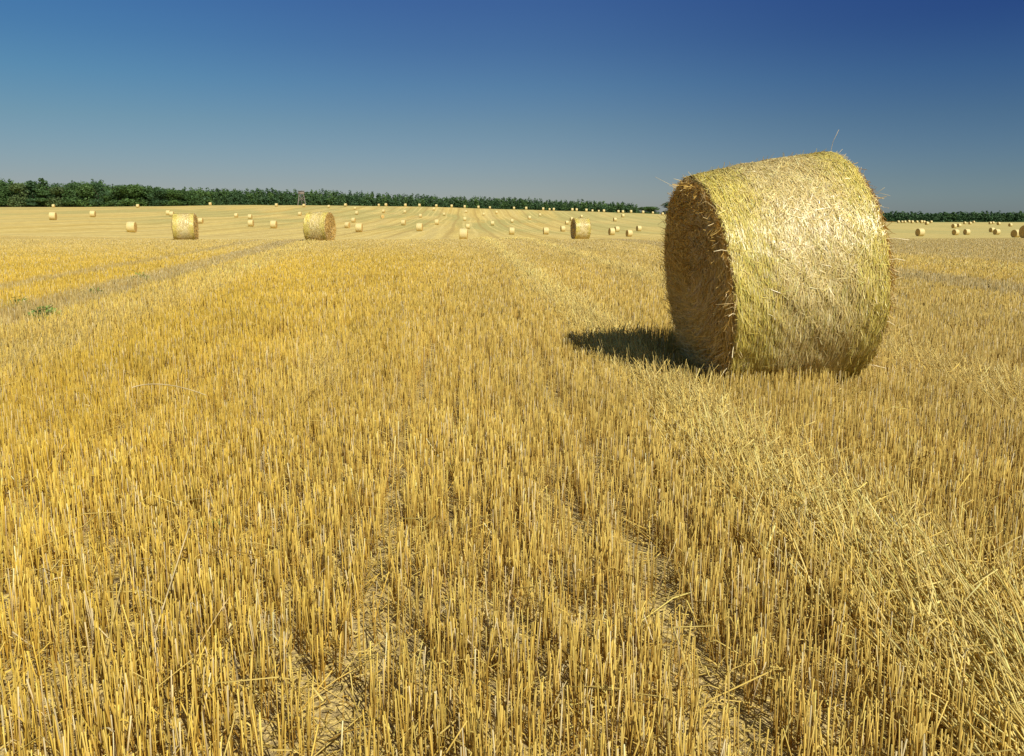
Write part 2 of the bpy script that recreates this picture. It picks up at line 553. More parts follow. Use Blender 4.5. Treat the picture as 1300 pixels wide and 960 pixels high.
# colour of each stem
gold = ss(-su, -1.6, 3.0) * (1 - .45 * ss(y, 22, 50))  # golden left, tan right: front-lit and back-lit look put into the colour
c = TAN[None] * (1 - gold[:, None]) + GOLD[None] * gold[:, None]
r1 = rng.random(N)[:, None]
c = c * (1 - 0.55 * r1 ** 1.6) + PALE[None] * 0.55 * r1 ** 1.6
pn = fbm(x * 0.35 + 9, y * 0.22, 55, 3)
gz = np.maximum.reduce([ss(wl, 0.0, .25) * (1 - ss(wl, .9, 1.3)), 0.8 * ss(wl, 2.2, 2.4) * (1 - ss(wl, 2.6, 2.9)),
                        ss(su, 7.9, 8.5) * (1 - ss(su, 9.6, 10.3)), 0.75 * ss(su, 13.5, 15.5), 0.45 * ss(su, 2.2, 4) * pn * (1 - ss(su, 7.5, 8.2))])
gz = np.maximum(gz, 0.9 * ss(y, 52, 62) * (1 - ss(y, 85, 90)) * 0.4)
gz = np.clip(gz * (0.7 + 0.6 * pn), 0, 1)[:, None]
dz = (0.75 * ss(y, 17, 40))[:, None]
c = c * (1 - dz) + np.array([.76, .60, .22]) * dz
trc = (0.65 * tr)[:, None]
c = c * (1 - trc) + np.array([.96, .73, .20]) * trc  # sunlit brightness of trampled straw put into the stem colour
c = c * (1 - 0.9 * gz) + GREY[None] * 0.9 * gz
br = (rng.random(N) < 0.22)[:, None]
c = np.where(br, c * 0.4 + BROWN[None] * 0.6, c)
wh = (rng.random(N) < 0.09)[:, None]
c = np.where(wh, c * 0.4 + WHITE[None] * 0.6, c)
c = np.where((hitm)[:, None], c * 0.45 + np.array([0.94, 0.74, 0.27]) * 0.55, c)  # leaning stems paler still, the sunlight they catch painted in
c *= rng.uniform(0.66, 1.14, N)[:, None]
c *= (0.88 + 0.24 * fbm(su * 1.2, sv * 0.25, 91, 3))[:, None]
c = np.clip(c, 0.02, 0.92)
parts = []
nr = dist < 4.5
# near stems: bent, four sides, brown sheath round the foot and node
P = np.stack([base[nr], base[nr] + (tip - base)[nr] * 0.5 + rng.normal(0, 0.0035, (nr.sum(), 3)), tip[nr]], 1)
rd = np.stack([w[nr] * 1.25, w[nr] * 1.05, w[nr]], 1)
Vn, fn = tubes(P, rd, 5)
sh_ = (rng.random((nr.sum(), 1)) < .55)
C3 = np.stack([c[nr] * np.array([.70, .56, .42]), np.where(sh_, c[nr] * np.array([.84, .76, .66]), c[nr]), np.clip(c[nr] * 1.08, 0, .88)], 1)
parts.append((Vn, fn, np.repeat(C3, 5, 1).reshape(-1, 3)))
fr = ~nr
P = np.stack([base[fr], tip[fr]], 1)
Vf, ff = tubes(P, np.stack([w[fr] * 1.15, w[fr]], 1), 3)
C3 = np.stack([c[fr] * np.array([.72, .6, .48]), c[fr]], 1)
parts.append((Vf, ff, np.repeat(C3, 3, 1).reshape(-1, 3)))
# dry leaf sheaths curling off the stems near the viewer
sel = np.where((dist < 9) & (rng.random(N) < 0.30))[0]
n = len(sel)
a0 = rng.uniform(0, 2 * np.pi, n)
od = np.stack([np.cos(a0), np.sin(a0), np.zeros(n)], -1)
h0 = rng.uniform(0.15, 0.8, n)[:, None]
p0 = base[sel] + (tip - base)[sel] * h0
L = rng.uniform(0.02, 0.075, n)[:, None]
up = rng.uniform(-0.2, 1.0, n)[:, None] * np.array([[0, 0, 1.]])
p1 = p0 + (od * .6 + up) * L * .5
p2 = p1 + (od * .9 + up * .1 - np.array([[0, 0, .35]])) * L * .5
p3 = p2 + (od * .4 - np.array([[0, 0, .8]])) * L * .35
sd_ = norm(np.cross(od, np.array([[0, 0, 1.]])) + rng.normal(0, .4, (n, 3)))
wr = rng.uniform(.0015, .0042, n)[:, None] * np.array([[1.2, 1, .7, .25]])
Vs, fs = ribbons(np.stack([p0, p1, p2, p3], 1), sd_, wr)
cs = np.clip(c[sel] * rng.uniform(.6, 1.15, n)[:, None], 0, .85)
parts.append((Vs, fs, np.repeat(cs, 8, 0)))
V, fc, C = merge(parts)
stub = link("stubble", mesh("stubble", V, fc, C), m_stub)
tag(stub, "short golden cereal stubble standing in drilled rows over the whole near field", "stubble", kind="stuff")

# ------------------------------------------------------------------ loose straw and chaff on the soil
parts = []
n = 90000
yy = 0.9 + 14 * rng.random(n) ** 1.5
xx = rng.uniform(-1, 1, n) * (0.70 * yy + 1.5)
u_, v_ = uv(xx, yy)
intr = np.exp(-((u_ - 1.42) / 0.3) ** 2) + np.exp(-((u_ - 3.75) / 0.35) ** 2)
L = rng.uniform(.008, .05, n) * (1 + 0.8 * intr * rng.random(n))
long = rng.random(n) < 0.045
L = np.where(long, rng.uniform(.08, .28, n), L)
a0 = rng.uniform(0, 2 * np.pi, n)
dr = np.stack([np.cos(a0), np.sin(a0), rng.normal(0, .18, n)], -1)
lift = rng.uniform(.002, .03, n) + np.where(long, rng.uniform(0, .10, n), 0) + 0.05 * intr * rng.random(n)
p0 = np.stack([xx, yy, ground(xx, yy) + lift], -1)
bend = rng.normal(0, .16, (n, 3)) * L[:, None]; bend[:, 2] = np.abs(bend[:, 2])
p1 = p0 + dr * L[:, None] * .5 + bend
p2 = p0 + dr * L[:, None]
for q in (p1, p2): q[:, 2] = np.maximum(q[:, 2], ground(q[:, 0], q[:, 1]) + .002)
bt_ = (xx - BX) * math.cos(BYAW) + (yy - BY) * math.sin(BYAW); bh_ = -(xx - BX) * math.sin(BYAW) + (yy - BY) * math.cos(BYAW)
ok = ~((np.abs(bt_) < .75) & (np.abs(bh_) < .85) & (lift > .04))
wr = rng.uniform(.0010, .0026, n)[:, None] * np.maximum(1, yy / 7)[:, None]
Vs, fs = tubes(np.stack([p0, p1, p2], 1)[ok], np.repeat(wr, 3, 1)[ok], 3)
k = rng.random(n)[:, None]
cs = (TAN * (1 - k) + PALE * k) * rng.uniform(.55, 1.15, n)[:, None]
cs = np.where((rng.random(n) < .2)[:, None], BROWN * rng.uniform(.6, 1.3, n)[:, None], cs)
parts.append((Vs, fs, np.repeat(np.clip(cs[ok], 0, .88), 9, 0)))
for uc, hw, cnt in ((1.42, .28, 72000), (3.8, .34, 38000)):
    n = cnt
    vv = 1.0 + 75 * rng.random(n) ** 1.7
    uu = uc + .05 * np.sin(vv * .8) + rng.normal(0, hw * .55, n)
    wsc = np.maximum(1, vv / 7)
    cl = fbm(uu * 3.5, vv * .8, 17, 3)
    L = rng.uniform(.08, .26, n)
    a0 = hd + rng.normal(.25, .5, n) + np.pi * (rng.random(n) < .18)
    el_ = np.clip(rng.normal(R_(24), R_(16), n), R_(2), R_(70))
    dr = np.stack([np.cos(a0) * np.cos(el_), np.sin(a0) * np.cos(el_), np.sin(el_)], -1)
    xx, yy = xy(uu, vv)
    p0 = np.stack([xx, yy, ground(xx, yy) + rng.uniform(0, .05, n)], -1)
    p1 = p0 + dr * L[:, None] * .5 + rng.normal(0, .006, (n, 3)); p2 = p0 + dr * L[:, None]
    bt_ = (xx - BX) * math.cos(BYAW) + (yy - BY) * math.sin(BYAW); bh_ = -(xx - BX) * math.sin(BYAW) + (yy - BY) * math.cos(BYAW)
    ok = (rng.random(n) < np.clip(cl * 1.7 - .1, 0, 1)) & ~((np.abs(bt_) < .68) & (np.abs(bh_) < .8))
    Vs, fs = tubes(np.stack([p0, p1, p2], 1)[ok], (rng.uniform(.0018, .0033, n) * wsc)[ok][:, None].repeat(3, 1), 3)
    k = rng.random(n)[:, None]
    cs = (np.array([.97, .71, .17]) * (1 - k) + np.array([.98, .84, .36]) * k) * rng.uniform(.88, 1.05, n)[:, None]  # sheen of the lying straw put into its bright colour
    parts.append((Vs, fs, np.repeat(np.clip(cs[ok], 0, .96), 9, 0)))
n = 9000
tt = rng.uniform(-.85, .85, n); hh_ = rng.normal(0, .55, n)
xx = BX + tt * math.cos(BYAW) - hh_ * math.sin(BYAW); yy = BY + tt * math.sin(BYAW) + hh_ * math.cos(BYAW)
L = rng.uniform(.04, .2, n); a0 = rng.uniform(0, 6.28, n); el_ = np.abs(rng.normal(0, .3, n))
dr = np.stack([np.cos(a0) * np.cos(el_), np.sin(a0) * np.cos(el_), np.sin(el_)], -1)
p0 = np.stack([xx, yy, ground(xx, yy) + rng.uniform(0, .02, n)], -1)
P = np.stack([p0, p0 + dr * L[:, None] * .5, p0 + dr * L[:, None]], 1)
ok = (P[:, 2, 2] < .09)
Vs, fs = tubes(P[ok], np.full((ok.sum(), 3), .0018), 3)
parts.append((Vs, fs, np.repeat((PALE * rng.uniform(.6, 1.05, (n, 1)))[ok], 9, 0)))
V, fc, C = merge(parts)
lo = link("loose_straw", mesh("loose_straw", V, fc, C), m_stub)
tag(lo, "broken straw and chaff lying loose on the soil between the stubble rows", "loose straw", kind="stuff")

# tall pale broken stalks leaning over the stubble in the foreground
def stalk(pts, r, color, label):
    pts = np.array(pts, float)
    t = np.linspace(0, 1, 14); k = len(pts) - 1
    # smooth polyline by quadratic bezier through three points
    P = ((1 - t) ** 2)[:, None] * pts[0] + (2 * t * (1 - t))[:, None] * pts[1] + (t ** 2)[:, None] * pts[2]
    segs = [(P[i:i + 2][None]) for i in range(len(P) - 1)]
    vs, fs, n0 = [], [], 0
    ring = []
    T = np.gradient(P, axis=0); T = norm(T)
    A = norm(np.cross(T, np.array([[0.13, 0.21, 1.0]]))); B = np.cross(T, A)
    ph = np.arange(6) / 6 * 2 * np.pi
    rad = r * (1 - 0.35 * t)
    VV = P[:, None] + rad[:, None, None] * (np.cos(ph)[None, :, None] * A[:, None] + np.sin(ph)[None, :, None] * B[:, None])
    ix = np.arange(len(P) * 6).reshape(len(P), 6)
    a = ix[:-1]; b = np.roll(a, -1, 1); d = ix[1:]; e = np.roll(d, -1, 1)
    Qs = np.stack([a, b, e, d], -1).reshape(-1, 4)
    C = np.tile(np.array(color), (len(P) * 6, 1)) * (0.85 + 0.15 * np.sin(np.arange(len(P)) * 1.3))[:, None].repeat(6, 1).reshape(-1, 1)
    o = link("straw_stalk", mesh("straw_stalk", VV.reshape(-1, 3), [Qs, ix[[0, -1]]], np.clip(C, 0, .88), smooth=True), m_stub)
    tag(o, label, "straw stalk", "long loose stalks among the stubble")


def gp(px, py, h=0.0):
    """spot on (or h above) the near ground seen at photo pixel"""
    kz = float(k_of_y(py)); yv = (h - EYE) / kz
    c, s = math.cos(PITCH), math.sin(PITCH)
    dep = yv * c - (h - EYE) * s
    return [(px - 650) / F * dep, yv, h]


stalk([gp(178, 866, .0), gp(200, 790, .12), gp(243, 660, .30)], .0026, (.82, .66, .34), "pale straight stalk leaning right, taller than the stubble, at the lower left of the photo")
stalk([gp(200, 868, .01), gp(232, 790, .08), gp(250, 740, .17)], .0026, (.80, .55, .16), "golden stalk leaning right just right of the tallest pale stalk at lower left")
stalk([gp(130, 865, .0), gp(140, 790, .16), gp(161, 714, .22)], .0030, (.80, .60, .20), "thick golden stalk standing alone near the bottom left corner")
stalk([gp(168, 492, .20), gp(205, 480, .26), gp(262, 502, .19)], .0042, (.84, .68, .36), "thin stalk bowed in a low arch over the stubble on the left")
stalk([gp(1130, 655, .06), gp(1136, 662, .12), gp(1143, 672, .10)], .0065, (.88, .84, .74), "short whitish stalk shining in the flattened wheel track on the right")
stalk([gp(585, 850, .0), gp(596, 800, .07), gp(604, 772, .15)], .0024, (.82, .66, .36), "pale stalk leaning right in the bottom middle between the rows")
stalk([gp(243, 840, .03), gp(262, 800, .10), gp(292, 757, .15)], .0022, (.80, .60, .26), "slanting golden stalk crossing another to its left at lower left")


# ------------------------------------------------------------------ round bales
def lathe(prof, S, fn=None):
    """prof (K,2): (axis x, radius)"""
    K = len(prof)
    th = np.arange(S) / S * 2 * np.pi
    X = np.repeat(prof[:, 0:1], S, 1)
    Rr = np.repeat(prof[:, 1:2], S, 1)
    T = np.repeat(th[None], K, 0)
    if fn is not None: X, Rr = fn(X, Rr, T)
    V = np.stack([X, Rr * np.cos(T), Rr * np.sin(T)], -1)
    ix = np.arange(K * S).reshape(K, S)
    a = ix[:-1]; b = np.roll(a, -1, 1); d = ix[1:]; e = np.roll(d, -1, 1)
    return V, np.stack([a, b, e, d], -1).reshape(-1, 4), ix


def barrel_mat(name):
    M = NT(name)
    tc = M.n('ShaderNodeTexCoord')
    s = M.n('ShaderNodeSeparateXYZ'); M.l(tc.outputs['Object'], s.inputs[0])
    th = M.math('ARCTAN2', s.outputs[1], s.outputs[2])
    c1 = M.comb(M.math('MULTIPLY', s.outputs[0], 60.0), M.math('MULTIPLY', th, 3.0))
    st = M.noise(c1, 1, 3, .6)
    mot = M.noise(tc.outputs['Object'], 28, 5, .7)
    lo = M.noise(tc.outputs['Object'], 3.2, 3, .5)
    ax = M.math('ABSOLUTE', s.outputs[0])
    c = M.mix(M.ss(ax, .15, .5), (0.62, 0.49, 0.21), (0.62, 0.48, 0.13))
    c = M.mix(M.ss(mot, .4, .62), c, (0.74, 0.62, 0.32))
    c = M.mix(M.ss(st, .5, .7, 0, .6), c, (0.52, 0.39, 0.12))
    c = M.mix(M.ss(lo, .5, .7, 0, .35), c, (0.55, 0.50, 0.18))
    M.l(c, M.p.inputs['Base Color'])
    M.p.inputs['Roughness'].default_value = .55
    M.p.inputs['Specular IOR Level'].default_value = .35
    M.bump(M.math('ADD', mot, st), .8, .03)
    return M.m


def end_mat(name):
    M = NT(name)
    tc = M.n('ShaderNodeTexCoord')
    s = M.n('ShaderNodeSeparateXYZ'); M.l(tc.outputs['Object'], s.inputs[0])
    th = M.math('ARCTAN2', s.outputs[1], s.outputs[2])
    r = M.math('SQRT', M.math('ADD', M.math('MULTIPLY', s.outputs[1], s.outputs[1]), M.math('MULTIPLY', s.outputs[2], s.outputs[2])))
    sw = M.noise(M.comb(M.math('MULTIPLY', r, 38.0), M.math('MULTIPLY', th, 2.5)), 1, 4, .65, .4)
    mot = M.noise(tc.outputs['Object'], 34, 5, .7)
    c = M.mix(M.ss(sw, .35, .65), (0.42, 0.24, 0.05), (0.70, 0.46, 0.14))
    c = M.mix(M.ss(mot, .5, .68, 0, .6), c, (0.62, 0.45, 0.18))
    M.l(c, M.p.inputs['Base Color'])
    M.p.inputs['Roughness'].default_value = .7
    M.bump(M.math('ADD', sw, mot), 1.0, .04)
    return M.m


m_barrel = barrel_mat("wrapped_straw_side")
m_end = end_mat("rolled_straw_end")
NM = NT("pale_net_thread")
NM.p.inputs['Base Color'].default_value = (.84, .74, .40, 1)
NM.p.inputs['Roughness'].default_value = .4
m_net = NM.m


def bale_meshes(L, R0, R1, S, K, seed, amp=0.012, bev=0.05, post=None):
    """barrel + two end faces, axis = local x, origin = centre of the bale"""
    g = np.random.default_rng(seed)
    ph = g.uniform(0, 6.28, 6)

    def wob(X, Rr, T):
        n = (fbm(T * 5 + ph[0], X * 5 + 20, seed, 3) - .5) * (np.sin(T / 2) ** 2) + (fbm((T - 6.2832) * 5 + 70, X * 5 + 20, seed + 3, 3) - .5) * (np.cos(T / 2) ** 2)
        m = fbm(np.cos(T) * 9 + 30, np.sin(T) * 9 + X * 14 + 40, seed + 7, 3) - .5
        return X, Rr * (1 + 0.010 * np.sin(2 * T + ph[1]) + 0.006 * np.sin(3 * T + ph[2])) + amp * 2.2 * n + amp * 1.6 * m
    xs = np.linspace(-L / 2 + bev, L / 2 - bev, K)
    arc = np.linspace(0, np.pi / 2, 5)
    rad = lambda x: R0 + (R1 - R0) * (x / L + .5) + 0.012 * np.cos(x / L * np.pi)
    p = [(-L / 2 + bev - bev * np.cos(t), rad(-L / 2 + bev) - bev + bev * np.sin(t)) for t in arc[:-1]]
    p += [(x, rad(x)) for x in xs]
    p += [(L / 2 - bev + bev * np.sin(t), rad(L / 2 - bev) - bev + bev * np.cos(t)) for t in arc[1:]]
    prof = np.array(p)
    V, Q, ix = lathe(prof, S, wob)
    out = {}
    full = V.copy()
    if post is not None: V = post(V)
    out['barrel'] = (V.reshape(-1, 3), [Q])
    for s, row in ((-1, 0), (1, -1)):
        rim = V[row]
        cen = rim.mean(0)
        fr = np.linspace(1, 0, 16)[:-1]
        W = cen + (rim - cen)[None] * fr[:, None, None]
        TH = np.repeat((np.arange(S) / S * 2 * np.pi)[None], 15, 0); FR = fr[:, None] * np.ones((1, S))
        bul = (0.035 * (1 - FR ** 2) + 0.03 * (fbm(FR * np.cos(TH) * 7 + 30, FR * np.sin(TH) * 7 + 30, seed + 9 + s, 3) - .5) * (1 - FR ** 6)
               + 0.008 * np.sin(FR * 60 + TH) * (1 - FR ** 6))
        W[..., 0] += s * bul
        cc = cen + np.array([s * 0.035, 0, 0])
        VV = np.vstack([W.reshape(-1, 3), cc[None]])
        jx = np.arange(15 * S).reshape(15, S)
        a = jx[:-1]; b = np.roll(a, -1, 1); d = jx[1:]; e = np.roll(d, -1, 1)
        q = np.stack([a, b, e, d], -1).reshape(-1, 4)
        t = np.stack([jx[-1], np.roll(jx[-1], -1), np.full(S, len(VV) - 1)], -1)
        if s > 0: q = q[:, ::-1]; t = t[:, ::-1]
        q = q[:, ::-1]; t = t[:, ::-1]
        out['end%d' % s] = (VV, [q, t])
    return out, full, prof


def strands_on_barrel(n, L, R0, R1, seed, wid, lmin, lmax, post, surf):
    g = np.random.default_rng(seed)
    x0 = g.uniform(-L / 2 + .01, L / 2 - .01, n); t0 = g.uniform(0, 2 * np.pi, n)
    ln = g.uniform(lmin, lmax, n)
    # strand angle: round the bale, scattered widely on the upper wrap
    al = g.normal(0, 0.55, n)
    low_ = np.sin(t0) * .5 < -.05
    al = np.where(g.random(n) < np.where(low_, .10, .26), g.uniform(-1.57, 1.57, n), al * np.where(low_, .5, 1))
    al = np.where((g.random(n) < .5) & ((x0 < -L * .2) | (x0 > L * .32)), g.normal(0, .12, n), al)
    s = np.linspace(-.5, .5, 4)[None]
    X = x0[:, None] + s * ln[:, None] * np.sin(al)[:, None]
    X = np.clip(X, -L / 2 - .012, L / 2 + .012)
    rr = R0 + (R1 - R0) * (X / L + .5)
    T = t0[:, None] + s * ln[:, None] * np.cos(al)[:, None] / rr
    lift = g.uniform(.000, .012, n)[:, None] + np.abs(g.normal(0, .0022, (n, 4)))
    loose = (g.random(n) < .009)[:, None]
    lift = lift + loose * np.array([[0, .004, .014, .03]]) * g.uniform(.3, 1.6, n)[:, None]
    RR = surf(X, T) + lift
    P = np.stack([X, RR * np.cos(T), RR * np.sin(T)], -1)
    nrm = norm(np.stack([np.zeros_like(T), np.cos(T), np.sin(T)], -1))
    tan = norm(P[:, -1] - P[:, 0])
    side = norm(np.cross(np.repeat(tan[:, None], 4, 1), nrm) + g.normal(0, .28, (n, 1, 3)))
    w = g.uniform(.6, 1.3, n)[:, None] * wid * np.array([[.7, 1, 1, .7]])
    if post is not None: P = post(P)
    V, f = ribbons(P, side, w)
    xa = x0 / L
    yel = np.clip(ss(-xa + g.normal(0, .06, n), .12, .36) + ss(xa + g.normal(0, .06, n), .22, .44), 0, 1)[:, None]
    k = g.random(n)[:, None]
    mid = np.array([.66, .49, .14]) * (1 - k) + np.array([.88, .74, .36]) * k
    edg = np.array([.66, .52, .07]) * (1 - k) + np.array([.82, .69, .17]) * k
    stk = np.sin(x0 * 190) * .5 + np.sin(x0 * 87 + 1) * .5
    yel = np.clip(yel + .6 * (stk[:, None] > .55) * (np.sin(t0)[:, None] < .5), 0, 1)
    c = mid * (1 - .85 * yel) + edg * .85 * yel
    gr = (g.random(n) < .03 + .06 * yel[:, 0])[:, None]
    c = np.where(gr, c * .45 + np.array([.42, .46, .08]) * .55, c)
    bn = (g.random(n) < .15)[:, None]
    c = np.where(bn, c * .5 + np.array([.42, .26, .10]) * .5, c)
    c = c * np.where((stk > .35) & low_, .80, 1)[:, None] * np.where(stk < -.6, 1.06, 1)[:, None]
    # paler bleached net overlap low on the side, in the middle
    tw = np.mod(t0, 2 * np.pi)
    c *= g.uniform(.75, 1.12, n)[:, None]
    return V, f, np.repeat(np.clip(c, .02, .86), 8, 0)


def strands_on_end(n, s, L, Rr, seed, wid, lmin, lmax, post, cshift=0.0):
    g = np.random.default_rng(seed)
    r = Rr * np.sqrt(g.random(n)) * .99; t0 = g.uniform(0, 2 * np.pi, n)
    ln = g.uniform(lmin, lmax, n)
    sp_ = np.linspace(-.5, .5, 4)[None]
    dev = g.normal(0.15, .55, n)[:, None]
    RR = r[:, None] + sp_ * ln[:, None] * np.sin(dev)
    RR = np.clip(RR, .005, Rr * 1.03)
    T = t0[:, None] + sp_ * ln[:, None] * np.cos(dev) / np.maximum(r, .08)[:, None]
    out = .035 * (1 - (r / Rr) ** 2)[:, None] + g.uniform(-.004, .020, n)[:, None] + np.abs(g.normal(0, .005, (n, 4)))
    loose = (g.random(n) < .10)[:, None]
    out = out + loose * np.array([[0, .01, .03, .06]]) * g.uniform(.2, 1.3, n)[:, None]
    X = s * (L / 2 + out)
    P = np.stack([X, RR * np.cos(T), RR * np.sin(T)], -1)
    tan = norm(P[:, -1] - P[:, 0])
    side = norm(np.cross(tan, np.array([[1., 0, 0]])) + g.normal(0, .4, (n, 3)))
    w = g.uniform(.6, 1.3, n)[:, None] * wid * np.array([[.7, 1, 1, .7]])
    if post is not None: P = post(P)
    V, f = ribbons(P, side, w)
    k = g.random(n)[:, None]
    c = np.array([.50, .30, .06]) * (1 - k) + np.array([.78, .54, .16]) * k
    hi = (g.random(n) < .08)[:, None]
    c = np.where(hi, np.array([.80, .62, .30]), c)
    return V, f, np.repeat(np.clip(c, .02, .86), 8, 0)


def fringe(n, s, L, Rr, seed, wid, lmin, lmax, post):
    """ends of straw sticking out round the rims"""
    g = np.random.default_rng(seed)
    t0 = g.uniform(0, 2 * np.pi, n)
    ln = g.uniform(lmin, lmax, n) * np.where(g.random(n) < .12, 1.9, 1)
    rad = Rr - g.uniform(0, .06, n)
    x0 = s * (L / 2 - g.uniform(0, .05, n))
    rd = np.stack([np.zeros(n), np.cos(t0), np.sin(t0)], -1)
    tg = np.stack([np.zeros(n), -np.sin(t0), np.cos(t0)], -1)
    ax = np.array([[1., 0, 0]])
    d = norm(rd * g.normal(.25, .35, n)[:, None] + tg * g.normal(0, .9, n)[:, None] + ax * s * np.abs(g.normal(.35, .35, n))[:, None])
    p0 = rd * rad[:, None] + ax * x0[:, None]
    sag = np.array([[0, 0, -1.]])
    P = np.stack([p0, p0 + d * ln[:, None] * .5, p0 + d * ln[:, None] + sag * ln[:, None] * g.uniform(0, .25, n)[:, None] + g.normal(0, .12, (n, 3)) * ln[:, None]], 1)
    if post is not None: P = post(P)
    V, f = tubes(P, np.repeat(g.uniform(.5, 1.1, n)[:, None] * wid * .45, 3, 1), 3)
    k = g.random(n)[:, None]
    c = np.array([.55, .36, .11]) * (1 - k) + np.array([.82, .66, .32]) * k
    return V, f, np.repeat(c, 9, 0)


# --- the big bale in front
BL, BR0, BR1 = 1.055, .775, .828
gz_b = float(ground(BX, BY, False))
Rm = Matrix.Rotation(BYAW, 3, 'Z') @ Matrix.Rotation(-BTILT, 3, 'Y')
Rn = np.array(Rm)
FLOOR = gz_b + 0.015 - BZ


def sag_post(P):
    """settle the underside on the ground (world floor expressed in the bale's own axes)"""
    shp = P.shape
    W = P.reshape(-1, 3) @ Rn.T
    low = ss(-W[:, 2], .35, .80)
    tgt = W[:, 2] - low * .055
    tgt = np.maximum(tgt, FLOOR + .01 * np.sin(W[:, 0] * 40) * np.cos(W[:, 1] * 33))
    W2 = W.copy(); W2[:, 2] = tgt
    return (W2 @ Rn).reshape(shp)


big = empty("straw_bale", (BX, BY, gz_b), (0, 0, 0))
tag(big, "huge round straw bale close to the camera on the right, casting a long dark shadow", "straw bale", "round straw bales on the stubble field")
ms, full, prof = bale_meshes(BL, BR0, BR1, 180, 60, 5, 0.012, 0.045, sag_post)
fr_ = np.linalg.norm(full[..., 1:], axis=-1)         # radius grid before settling
px0 = prof[:, 0]


def surf_big(X, T):
    S = fr_.shape[1]
    j = (np.mod(T, 2 * np.pi) / (2 * np.pi) * S); j0 = np.floor(j).astype(int) % S
    xi = np.interp(np.clip(X, px0[4], px0[-5]), px0, np.arange(len(px0)))
    i0 = np.clip(np.round(xi).astype(int), 0, len(px0) - 1)
    return fr_[i0, j0]


off = Vector((0, 0, BZ - gz_b))
def put(o):
    o.location = off
    o.rotation_euler = Rm.to_euler()
    return o
put(link("barrel", mesh("barrel", *ms['barrel'], smooth=True), m_barrel, big))
e_l = put(link("end_face", mesh("end_face", *ms['end-1'], smooth=True), m_end, big))
e_r = put(link("end_face", mesh("end_face", *ms['end1'], smooth=True), m_end, big))
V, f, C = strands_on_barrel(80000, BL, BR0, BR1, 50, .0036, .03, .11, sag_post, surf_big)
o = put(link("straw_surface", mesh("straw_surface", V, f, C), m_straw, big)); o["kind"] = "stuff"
V, f, C = merge([strands_on_end(26000, -1, BL, BR0 - .01, 60, .0042, .04, .14, sag_post), strands_on_end(15000, 1, BL, BR1 - .01, 61, .0045, .04, .14, sag_post)])
o = put(link("end_straw", mesh("end_straw", V, f, C), m_straw, big)); o["kind"] = "stuff"
V, f, C = merge([fringe(850, -1, BL, BR0, 70, .0038, .03, .10, sag_post), fringe(650, 1, BL, BR1, 71, .0038, .03, .11, sag_post)])
o = put(link("straw_fringe", mesh("straw_fringe", V, f, C), m_straw, big)); o["kind"] = "stuff"
# thin threads of the net round the barrel
g = np.random.default_rng(8)
xs = np.sort(g.uniform(-BL / 2 + .03, BL / 2 - .03, 80))
Tn = np.linspace(0, 2 * np.pi, 181)[None] + np.zeros((len(xs), 1))
Xn = xs[:, None] + .006 * np.sin(Tn * 3 + xs[:, None] * 50)
Rr_ = surf_big(Xn, Tn) + .010
Pn = sag_post(np.stack([Xn, Rr_ * np.cos(Tn), Rr_ * np.sin(Tn)], -1))
V, f = ribbons(Pn, np.tile(np.array([[1., 0, 0]]), (len(xs), 1)), np.full(Pn.shape[:2], .0021))
put(link("net_wrap", mesh("net_wrap", V, f), m_net, big))
# handful of long loose straws poking out, as in the photo
g = np.random.default_rng(81)
LP = []
for X0, th, dx, L_ in ((.50, 15, .5, .16), (.52, 5, .9, .10), (.5, -25, 1.0, .08), (-.52, -12, -.8, .10), (-.52, -30, -.6, .17),
                       (-.51, -45, -.9, .15), (-.52, 20, -.7, .13), (-.52, -60, -.7, .17), (.53, -62, 1.0, .16)):
    t = math.radians(90 + 90 - th)          # angle round the rim, camera side
    rd = np.array([0, math.cos(t), math.sin(t)]); R_r = BR0 + (BR1 - BR0) * (X0 / BL + .5) - .01
    d_ = norm(rd * .7 + np.array([dx, 0, 0]) + g.normal(0, .25, 3))
    p = rd * R_r + np.array([X0, 0, 0])
    LP.append(np.stack([p, p + d_ * L_ * .5, p + d_ * L_ + np.array([0, 0, -.02])]))
V, f = tubes(np.array(LP), np.full((len(LP), 3), .0026), 5)
o = put(link("loose_straw", mesh("loose_straw", V, f, np.tile([[.84, .70, .40]], (len(V), 1))), m_straw, big)); o["kind"] = "stuff"

# --- the other bales: five masters with parts, copied
HB = 1.55


def master(seed, fine):
    L = 1.07
    ms, full, prof = bale_meshes(L, .775, .775, 96 if fine else 40, 24 if fine else 9, seed, .016, .05)
    d = {'barrel': mesh("barrel", *ms['barrel'], smooth=True), 'end0': mesh("end_face", *ms['end-1'], smooth=True), 'end1': mesh("end_face", *ms['end1'], smooth=True)}
    d['barrel'].materials.append(m_barrel); d['end0'].materials.append(m_end); d['end1'].materials.append(m_end)
    if fine:
        V, f, C = merge([strands_on_barrel(9000, L, .775, .775, seed, .013, .06, .2, None, lambda X, T: .779),
                         strands_on_end(2500, -1, L, .76, seed, .013, .06, .2, None), strands_on_end(2500, 1, L, .76, seed + 1, .013, .06, .2, None),
                         fringe(500, -1, L, .775, seed, .008, .03, .10, None), fringe(500, 1, L, .775, seed + 1, .008, .03, .10, None)])
        d['straw'] = mesh("straw_surface", V, f, C); d['straw'].materials.append(m_straw)
    # one-mesh version for the tiny ones
    parts = [ms['barrel'], ms['end-1'], ms['end1']]
    Vs, fs, n0, mi = [], [], 0, []
    for k, (V, f) in enumerate(parts):
        Vs.append(V); fs += [q + n0 for q in f]; n0 += len(V); mi += [min(k, 1)] * sum(len(q) for q in f)
    me = mesh("straw_bale", np.concatenate(Vs), fs, smooth=True)
    me.materials.append(m_barrel); me.materials.append(m_end)
    me.polygons.foreach_set("material_index", np.array(mi, dtype=np.int32))
    d['one'] = me
    return d


